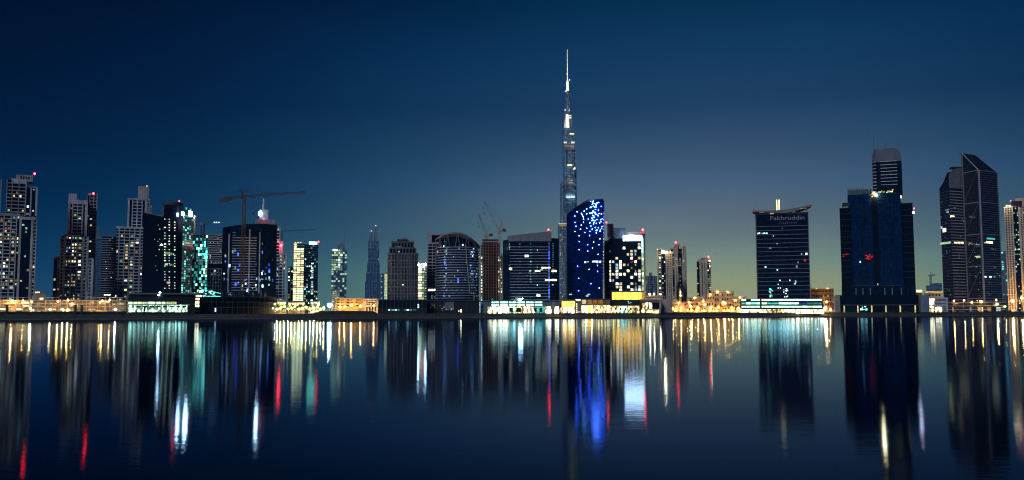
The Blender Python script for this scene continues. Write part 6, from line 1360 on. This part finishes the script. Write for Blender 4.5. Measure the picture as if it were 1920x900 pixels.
# ================================================================== cranes, lamps, trees, cars, people
def cranes():
    Y = Yo(453, 72); p = at(453, 586, Y); top = at(453, 371, Y)
    th = thing('tower_crane', 'large brown hammerhead tower crane standing before the wide blue tower', 'crane', (p.x, p.y, G))
    bars('mast', th, lattice((p.x, p.y, G), (p.x, p.y, top.z), 2.6, 4.2, .24), 'orange_paint'); place('cab', th, 'orange_paint', (p.x + 2, p.y - 1.5, top.z + .5), (2.6, 2.4, 3)); place('slewing_ring', th, 'darkgrey', (p.x, p.y, top.z), (4.4, 4.4, 1.4), shape='rod')
    ap = at(450.5, 355, Y); bars('apex', th, lattice((p.x, p.y, top.z + 1), ap, 1.2, 3, .14, Vector((0, 1, 0))), 'orange_paint')
    a, b = at(414, 373.5, Y + 6), at(573, 360.5, Y - 22); r = Vector((p.x, p.y, top.z + 1.5)); bars('jib', th, lattice(r, b, 1.4, 4, .12), 'orange_paint'); bars('counter_jib', th, lattice(r, a, 1.8, 4, .18), 'orange_paint')
    for k in range(4): q = r.lerp(a, .62 + .12 * k); place('counterweight', th, 'darkgrey', q + Vector((0, 0, -1.3)), (2.6, 2.6, 4.0))
    bars('tie_bar', th, [(ap, r.lerp(b, .55), .13), (ap, r.lerp(a, .85), .16), (ap, r.lerp(b, .25), .13)], 'orange_paint'); t = r.lerp(b, .16); place('trolley', th, 'darkgrey', t + Vector((0, 0, -1.6)), (3, 2, 1)); bars('hook_rope', th, [(t, t + Vector((0, 0, -16)), .12)], 'darkgrey'); place('hook', th, 'darkgrey', t + Vector((0, 0, -17)), (1.2, 1.2, 2))
    Y = Yo(379, 260); p = at(379.5, 442, Y); t = at(379.5, 419, Y); th = thing('tower_crane', 'small dark blue crane with lamps on its jib above the teal block', 'crane', (p.x, p.y, G))
    bars('mast', th, lattice((p.x, p.y, G), t, 3.4, 5, .55), 'bluegrey'); j = at(413, 417.5, Y); c = at(374, 417, Y); bars('jib', th, lattice(t, j, 1.4, 4, .16), 'bluegrey'); bars('counter_jib', th, lattice(t, c, 1.8, 3, .3), 'bluegrey'); place('cab', th, 'bluegrey', t + Vector((0, -1, -1)), (4, 3, 3))
    for px in (402, 406, 410.5): place('jib_lamp', th, 'cool2', at(px, 417, Y - 1.5), (1.6, .8, 1.3), shape='ball')
    Y = Yo(555, 520); p = at(528, 586, Y); t = at(528, 433.5, Y); th = thing('tower_crane', 'far crane with a faint level jib behind the narrow pale tower', 'crane', (p.x, p.y, G)); bars('mast', th, lattice((p.x, p.y, G), t, 2, 6, .16), 'orange_paint'); bars('jib', th, lattice(t, at(592, 430.5, Y), 1.2, 5, .1), 'orange_paint'); bars('counter_jib', th, lattice(t, at(520, 434.5, Y), 1.2, 4, .1), 'orange_paint')
    Y = Yo(1745, 520); p = at(1745, 586, Y); t = at(1745, 516, Y); th = thing('tower_crane', 'tiny far crane above the stepped glass hall', 'crane', (p.x, p.y, G)); bars('mast', th, lattice((p.x, p.y, G), t, 2.4, 5, .3), 'bluegrey'); bars('jib', th, lattice(t, at(1754, 515.5, Y), 1.4, 4, .25), 'bluegrey'); bars('counter_jib', th, lattice(t, at(1739.5, 516, Y), 1.4, 3, .25), 'bluegrey'); bars('stay', th, [(t + Vector((0, 0, 5)), at(1753, 515.5, Y), .15), (t, t + Vector((0, 0, 5)), .3)], 'bluegrey')
cranes()
def street_lamps():
    # px, lamp row, distance behind the waterline, bulb, bulb size, what it stands by
    S = [(22.5, 565, 84, 'bulb_warm', 1.3, 'single warm street lamp at the frame edge below the tallest pale tower'), (44, 564, 86, 'bulb_warm', .8, 'warm street lamp beside the glowing deck bays'), (57, 578, 22, 'bulb_cream', 1.25, 'low glaring cream lamp on the hoarding beside the first steel frame'), (60, 566, 48, 'bulb_cream', .5, 'small cream lamp at the end of the first steel frame'),
         (109, 564.5, 84, 'bulb_warm', 1.0, 'warm street lamp before the pale stepped tower'), (127.5, 562.5, 88, 'bulb_warm', .9, 'orange globe lamp right under the pale stepped tower'), (135.5, 569, 50, 'bulb_cream', .5, 'small lamp by the lit gatehouse bays'), (94, 580.5, 20, 'bulb_cream', .9, 'low lamp on the hoarding between the steel frame and the gateposts'),
         (118, 580.5, 20, 'bulb_cream', .9, 'low lamp on the hoarding, first of two near the gateposts'), (127, 581, 20, 'bulb_cream', .9, 'low lamp on the hoarding, second of two near the gateposts'), (192, 564, 84, 'bulb_warm', 1.3, 'tall warm street lamp before the rounded dark blue tower'), (187, 567, 84, 'bulb_warm', .7, 'short warm lamp paired with the tall one at the rounded dark tower'), (206, 562.5, 52, 'bulb_cream', .6, 'cream lamp over the arched gap in the steel frames'), (216.5, 580, 20, 'bulb_white', 1.3, 'glaring white lamp low on the bank next to the glazed pavilion'),
         (515.5, 570, 36, 'bulb_white', .5, 'white lamp at the corner of the dark unfinished podium'), (637, 576, 118, 'bulb_warm', .8, 'amber lamp at the near end of the orange lit block'), (646, 575, 119, 'bulb_warm', .95, 'amber lamp second along the orange lit block'), (659, 572, 119, 'bulb_warm', 1.3, 'brightest amber lamp in the middle of the orange lit block'), (676, 574, 118, 'bulb_warm', 1.05, 'amber lamp at the far end of the orange lit block'), (701, 573, 109, 'bulb_warm', 1.05, 'amber lamp before the pale low block'),
         (1262, 578, 36, 'bulb_warm', .6, 'amber lamp by the mauve windowless block'), (1277, 577, 36, 'bulb_warm', .6, 'amber lamp under the minaret'), (1295, 574, 36, 'bulb_cream', .8, 'cream lamp among the golden houses near the minaret'), (1309, 577, 38, 'bulb_warm', .7, 'amber lamp under the lone beige tower'), (1321, 571, 40, 'bulb_warm', .9, 'amber lamp before the two storey golden house'), (1333, 577, 38, 'bulb_cream', .7, 'cream lamp between the golden and ochre houses'), (1347, 576, 38, 'bulb_warm', .8, 'amber lamp under the large old style block'), (1359, 568.5, 40, 'bulb_warm', 1.1, 'tall amber lamp before the corner house'), (1372, 577, 38, 'bulb_cream', .7, 'cream lamp at the edge of the old quarter'), (1384, 578, 34, 'bulb_cream', .6, 'cream lamp beside the long mall podium'),
         (1549.5, 565.5, 136, 'bulb_warm', 1.1, 'amber street lamp before the dim brown block'), (1556, 580, 34, 'bulb_cream', .8, 'cream lamp low beside the massive dark tower'), (1733, 569, 24, 'bulb_white', .5, 'small white lamp on the bank by the blue grey pylon'), (1788, 564, 50, 'bulb_warm', 1.1, 'amber street lamp before the striped dark tower'), (1807.5, 563, 52, 'bulb_cream', .8, 'cream lamp between striped and braced towers'), (1822, 566.5, 50, 'bulb_warm', .85, 'amber lamp under the braced tower'), (1840, 565.5, 98, 'bulb_warm', 1.25, 'amber lamp at the warm entrance of the annex'), (1868, 562.5, 60, 'bulb_cream', .8, 'small cream lamp at the foot of the sloped roof tower'), (1870, 570, 46, 'bulb_cream', 1.3, 'glaring cream lamp near the parked cars'), (1885, 574.5, 46, 'bulb_warm', .8, 'amber lamp short of the beige edge tower'), (1898, 564, 158, 'bulb_warm', 2.8, 'strong orange lamp washing the beige edge tower'), (1916, 559, 160, 'bulb_warm', 2.8, 'strong orange lamp at the very edge before the beige tower')]
    proto = None
    for (px, py, off, bulb, sz, label) in S:
        Y = Yo(px, off); p = at(px, 586, Y); q = at(px, py, Y); h = q.z - G
        th = thing('street_lamp', label, 'street lamp', (p.x, p.y, G), 'lamps along the far bank')
        place('pole', th, 'steel', (p.x, p.y + .35, G + (h + .4) / 2), (.34, .34, h + .4), shape='taper'); place('arm', th, 'steel', (p.x, p.y + .1, q.z + .45), (.16, 1.1, .16)); place('lamp_head', th, bulb, q + Vector((0, -.3, 0)), (sz * .9, sz * .7, sz * .62), shape='ball'); place('lamp_hood', th, 'darkgrey', q + Vector((0, -.25, sz * .36)), (sz * .8, sz * .7, .14))
street_lamps()
def leaf_crown(name, th, c, rx, rz, n, rnd, mat='leaf', size=.7):
    V, Fc = [], []; hub = [(rnd.uniform(-.6, .6) * rx, rnd.uniform(-.6, .6) * rx, rnd.uniform(-.5, .6) * rz, rnd.uniform(.35, .6)) for _ in range(9)]
    for k in range(n):
        hx, hy, hz, hr = rnd.choice(hub); d = Vector((rnd.gauss(0, 1), rnd.gauss(0, 1), rnd.gauss(0, 1))).normalized() * rnd.uniform(.5, 1) * hr
        o = Vector((c[0] + hx + d.x * rx, c[1] + hy + d.y * rx, c[2] + hz + d.z * rz)); t = Vector((rnd.gauss(0, 1), rnd.gauss(0, 1), rnd.gauss(0, 1))).normalized(); u = t.orthogonal().normalized() * size * rnd.uniform(.5, 1); v = t.cross(u); i = len(V)
        V += [o - u, o + v * .5, o + u, o - v * .5]; Fc.append((i, i + 1, i + 2, i + 3))
    return mesh_obj(name, V, Fc, mat, th)
def trees():
    rnd = random.Random(71)
    T = [(522, 568, 50), (529, 570, 44), (536, 569, 52), (543, 571, 44), (550, 568.5, 50), (557, 571, 44), (564, 568, 54), (571, 570.5, 46), (578, 572, 44), (584, 571, 50), (591, 570, 44), (598, 573, 44), (604, 575, 48)]
    words = ['first', 'second', 'third', 'fourth', 'fifth', 'sixth', 'seventh', 'eighth', 'ninth', 'tenth', 'eleventh', 'twelfth', 'last']
    for i, (px, py, off) in enumerate(T):
        Y = Yo(px, off); p = at(px, 586, Y); top = at(px, py, Y); h = top.z - G
        th = thing('lit_tree', f'{words[i]} round lamplit tree in the row from the dark podium towards the floodlight', 'tree', (p.x, p.y, G), 'lamplit trees on the bank')
        place('trunk', th, 'bark', (p.x, p.y, G + h * .28), (.55, .55, h * .6), shape='taper'); bars('limb', th, [((p.x, p.y, G + h * .4), (p.x - 1.1, p.y, G + h * .72), .13), ((p.x, p.y, G + h * .42), (p.x + 1.2, p.y - .4, G + h * .76), .13)], 'bark'); leaf_crown('crown', th, (p.x, p.y, G + h * .66), 2.5 * rnd.uniform(.85, 1.2), h * .30, 420, rnd)
    for i, px in enumerate([519.5, 526, 533, 540, 546.5, 553, 560.5, 567, 574, 581, 588, 594.5, 601, 607]):
        Y = Yo(px, 40 + 4 * (i % 2)); p = at(px, 586, Y); z = G + 4.3 + (i % 3) * 1.1
        th = thing('garden_lamp', ('cream globe lamp on a short pole nearest the dark podium corner' if i == 0 else 'cream globe lamp on a short pole nearest the floodlight' if i == 13 else f'cream globe lamp between the {words[i - 1]} and {words[i]} of the lamplit trees'), 'lamp', (p.x, p.y, G), 'globe lamps among the trees')
        place('pole', th, 'steel', (p.x, p.y, (G + z) / 2), (.2, .2, z - G), shape='taper'); place('globe', th, 'bulb_cream', (p.x, p.y, z), (.95, .95, .95), shape='ball')
    # palms of the old quarter
    W = ['beside the prayer hall', 'under the minaret', 'before the ochre house by the prayer hall', 'before the golden low house', 'under the lone beige tower', 'before the two storey golden house', 'under the large old style block, thinner of two', 'under the large old style block, fuller of two', 'before the corner house', 'between the corner house and the mall podium']
    for i, px in enumerate([1263, 1271.5, 1289, 1300, 1314, 1327, 1340, 1352, 1366, 1380]):
        Y = Yo(px, 32 + 6 * (i % 2)); p = at(px, 586, Y); h = rnd.uniform(6.5, 9.5); th = thing('palm_tree', f'date palm in lamplight {W[i]}', 'palm tree', (p.x, p.y, G), 'palms before the old quarter')
        place('trunk', th, 'bark', (p.x, p.y, G + h / 2), (.6, .6, h), shape='taper'); nfr = 13 if i != 6 else 9
        V, Fc = [], []
        for k in range(nfr):
            a = 2 * math.pi * k / nfr + rnd.uniform(-.2, .2); L = rnd.uniform(2.4, 3.2); up = rnd.uniform(.2, 1.1); prev = None
            for j in range(6):
                t = j / 5; r = L * t; z = G + h + up * math.sin(t * 2.2) * 1.6 - 2.0 * t * t; wd = .34 * math.sin(math.pi * (t * .85 + .1)); c = Vector((p.x + r * math.cos(a), p.y + r * math.sin(a), z)); s = Vector((-math.sin(a), math.cos(a), 0)) * wd
                V += [c - s + Vector((0, 0, -.12)), c, c + s + Vector((0, 0, -.12))]; n = len(V)
                if prev is not None: Fc.extend([(n - 6, n - 3, n - 2, n - 5), (n - 5, n - 2, n - 1, n - 4)])
                prev = 1
        mesh_obj('crown', V, Fc, 'leaf', th)
    # low shrubs along the bank edge
    V, Fc = [], []
    for k in range(9000):
        px = rnd.choice([rnd.uniform(1180, 1400), rnd.uniform(900, 1400), rnd.uniform(700, 1920), rnd.uniform(1400, 1920)]); off = rnd.uniform(11, 15); Y = Yo(px, off); clump = .5 + .9 * abs(math.sin(px * .11) * math.sin(px * .037 + 2)); o = Vector((rr(px) * Y, Y, G - .5 + rnd.random() ** 1.5 * 1.5 * clump)); t = Vector((rnd.gauss(0, 1), rnd.gauss(0, 1), rnd.gauss(0, 1))).normalized(); u = t.orthogonal().normalized() * .45; v = t.cross(u); i = len(V); V += [o - u, o + v * .6, o + u, o - v * .6]; Fc.append((i, i + 1, i + 2, i + 3))
    tag(mesh_obj('bank_shrubbery', V, Fc, 'leaf'), 'low dark shrubs along the top of the stone bank', 'shrubs', kind='stuff')
trees()
def cars():
    def car(px, off, mat, label, flip=False):
        Y = Yo(px, off); p = at(px, 586, Y); th = thing('parked_car', label, 'car', (p.x, p.y, G), 'cars parked along the bank'); w = Wall((p.x - 2.2, p.y), (p.x + 2.2, p.y)); f = (lambda s: 4.4 - s) if flip else (lambda s: s)
        def pr(name, pts, o0, o1, mt): q = [(f(a), G + b) for a, b in pts]; profile(name, th, w, q[::-1] if flip else q, o0, o1, mt)
        pr('body', [(0, .35), (4.4, .35), (4.4, .8), (4.2, .95), (3.2, 1.02), (.3, 1.05), (.02, .9)], -.88, .88, mat); pr('cabin', [(.35, 1.05), (3.2, 1.02), (2.5, 1.5), (.95, 1.52)], -.76, .76, 'black_glass'); pr('roof', [(.92, 1.5), (2.52, 1.5), (2.4, 1.58), (1.05, 1.58)], -.72, .72, mat)
        for s in (.8, 3.55):
            for o in (-.8, .8): place('wheel', th, 'tyre', w.pt(f(s), G + .33, o), (.66, .66, .24), rot=(math.pi / 2, 0, 0), shape='rod')
        for o in (-.6, .6): place('headlight', th, 'wht1', w.pt(f(4.4), G + .72, o), (.06, .34, .16))
    C = [(1750, 17, 'car_dark', 'black car parked below the glaring car park bays'), (1769, 17, 'car_white', 'white car parked by the pale pylon of the car park'), (1781, 17, 'car_dark', 'dark car below the striped tower, beside the amber lamp'), (1793, 18, 'car_dark', 'dark car second along below the striped tower'), (1803, 17, 'car_white', 'white car between striped and braced towers'), (1822, 17, 'car_white', 'white car below the braced tower'), (1833, 18, 'car_dark', 'dark car before the warm annex entrance'), (1852, 17, 'car_dark', 'dark car just past the warm annex entrance'), (1861, 17, 'car_red', 'red car below the sloped roof tower'), (1872, 18, 'car_dark', 'dark car under the glaring cream lamp'), (1884, 17, 'car_dark', 'dark car short of the beige edge tower'), (1894, 17, 'car_red', 'red car under the strong orange lamp'), (1906, 17, 'car_white', 'white car nearest the frame edge')]
    for i, (px, off, m_, l) in enumerate(C): car(px, off, m_, l, i % 3 == 0)
    Y = Yo(1863, 30); p = at(1863.5, 586, Y); th = thing('site_container', 'dark upright container standing among the parked cars', 'container', (p.x, p.y, G)); place('box', th, 'darkgrey', (p.x, p.y, G + 3.2), (4.6, 2.6, 6.4)); [place('corrugation', th, 'black', (p.x - 2.1 + k * .6, p.y - 1.33, G + 3.2), (.2, .1, 6)) for k in range(8)]
cars()
def people():
    # one standing figure as a single skinned surface; the copies share it
    def figure(sway):
        P = {'pel': (0, 0, .95), 'bel': (0, 0, 1.12), 'che': (0, 0, 1.34), 'nec': (0, 0, 1.5), 'hea': (0, -.02, 1.62), 'top': (0, -.01, 1.74)}
        R = {'pel': .15, 'bel': .13, 'che': .15, 'nec': .055, 'hea': .085, 'top': .07}; E = [('pel', 'bel'), ('bel', 'che'), ('che', 'nec'), ('nec', 'hea'), ('hea', 'top')]
        for s, t in ((-1, 'l'), (1, 'r')):
            st = sway * s
            P.update({'hip' + t: (s * .1, 0, .88), 'kne' + t: (s * .11, -st * .5, .48), 'ank' + t: (s * .11, st, .08), 'toe' + t: (s * .12, st - .16, .04), 'sho' + t: (s * .19, 0, 1.42), 'elb' + t: (s * .25, .03 + st * .5, 1.15), 'wri' + t: (s * .24, -.05 - st, .92), 'han' + t: (s * .24, -.07 - st, .82)})
            R.update({'hip' + t: .09, 'kne' + t: .065, 'ank' + t: .045, 'toe' + t: .04, 'sho' + t: .065, 'elb' + t: .05, 'wri' + t: .035, 'han' + t: .035})
            E += [('pel', 'hip' + t), ('hip' + t, 'kne' + t), ('kne' + t, 'ank' + t), ('ank' + t, 'toe' + t), ('che', 'sho' + t), ('sho' + t, 'elb' + t), ('elb' + t, 'wri' + t), ('wri' + t, 'han' + t)]
        K = list(P); me = bpy.data.meshes.new('figure'); me.from_pydata([P[k] for k in K], [(K.index(a), K.index(b)) for a, b in E], []); o = bpy.data.objects.new('figure_source', me); COL.objects.link(o)
        o.modifiers.new('skin', 'SKIN'); sv = me.skin_vertices[0].data
        for i, k in enumerate(K): sv[i].radius = (R[k], R[k] * .8)
        sv[0].use_root = True; ss = o.modifiers.new('sub', 'SUBSURF'); ss.levels = 1; ss.render_levels = 1
        dg = bpy.context.evaluated_depsgraph_get(); out = bpy.data.meshes.new_from_object(o.evaluated_get(dg)); bpy.data.objects.remove(o); out.materials.clear(); out.materials.append(MATS['cloth']); out.polygons.foreach_set('use_smooth', [True] * len(out.polygons)); return out
    A, B = figure(.02), figure(.14)
    for i, (px, lab) in enumerate(((925, 'person in dark clothes standing before the first blazing showroom bays'), (932, 'second person in dark clothes before the first blazing showroom bays'), (993, 'person in dark clothes by the showroom display screens'), (1025, 'person in dark clothes at the end bay of the showroom'), (1058, 'person in dark clothes standing before the cafe'), (1065, 'person in dark clothes walking past the cafe'), (1072, 'person in dark clothes near the column of small lamps'), (1115, 'person in dark clothes before the shopping arcade'), (1121, 'second person in dark clothes before the shopping arcade'), (1134, 'person in dark clothes at the arcade end by the restaurant'))):
        Y = Yo(px, 15.5); p = at(px, 586, Y); th = thing('person', lab, 'person', (p.x, p.y, G + .03), 'people on the promenade'); o = put('body', A if i % 2 else B, th); o.rotation_euler = (0, 0, i * 1.3); h = put('hair', unit('black', 'ball'), th); h.location = (0, 0, 1.71); h.scale = (.2, .22, .16)
people()
# ================================================================== evening haze over lake and town
def haze():
    m = bpy.data.materials.new('haze'); m.use_nodes = True; nt = m.node_tree; nt.nodes.clear()
    out = nt.nodes.new('ShaderNodeOutputMaterial'); v = nt.nodes.new('ShaderNodeVolumePrincipled')
    v.inputs['Color'].default_value = (.02, .19, .50, 1); v.inputs['Density'].default_value = HAZE; v.inputs['Anisotropy'].default_value = 0.0
    nt.links.new(v.outputs[0], out.inputs['Volume']); MATS['haze'] = m
    x0, x1, y0, y1, z0, z1 = -4200, 4200, -400, 4400, -2.2, 900
    V = [(x0, y0, z0), (x1, y0, z0), (x1, y1, z0), (x0, y1, z0), (x0, y0, z1), (x1, y0, z1), (x1, y1, z1), (x0, y1, z1)]
    o = mesh_obj('haze', V, [(3, 2, 1, 0), (4, 5, 6, 7), (0, 1, 5, 4), (1, 2, 6, 5), (2, 3, 7, 6), (3, 0, 4, 7)], 'haze'); tag(o, 'thin blue evening haze over lake and town', 'haze', kind='stuff')
HAZE = 0.00009
haze()
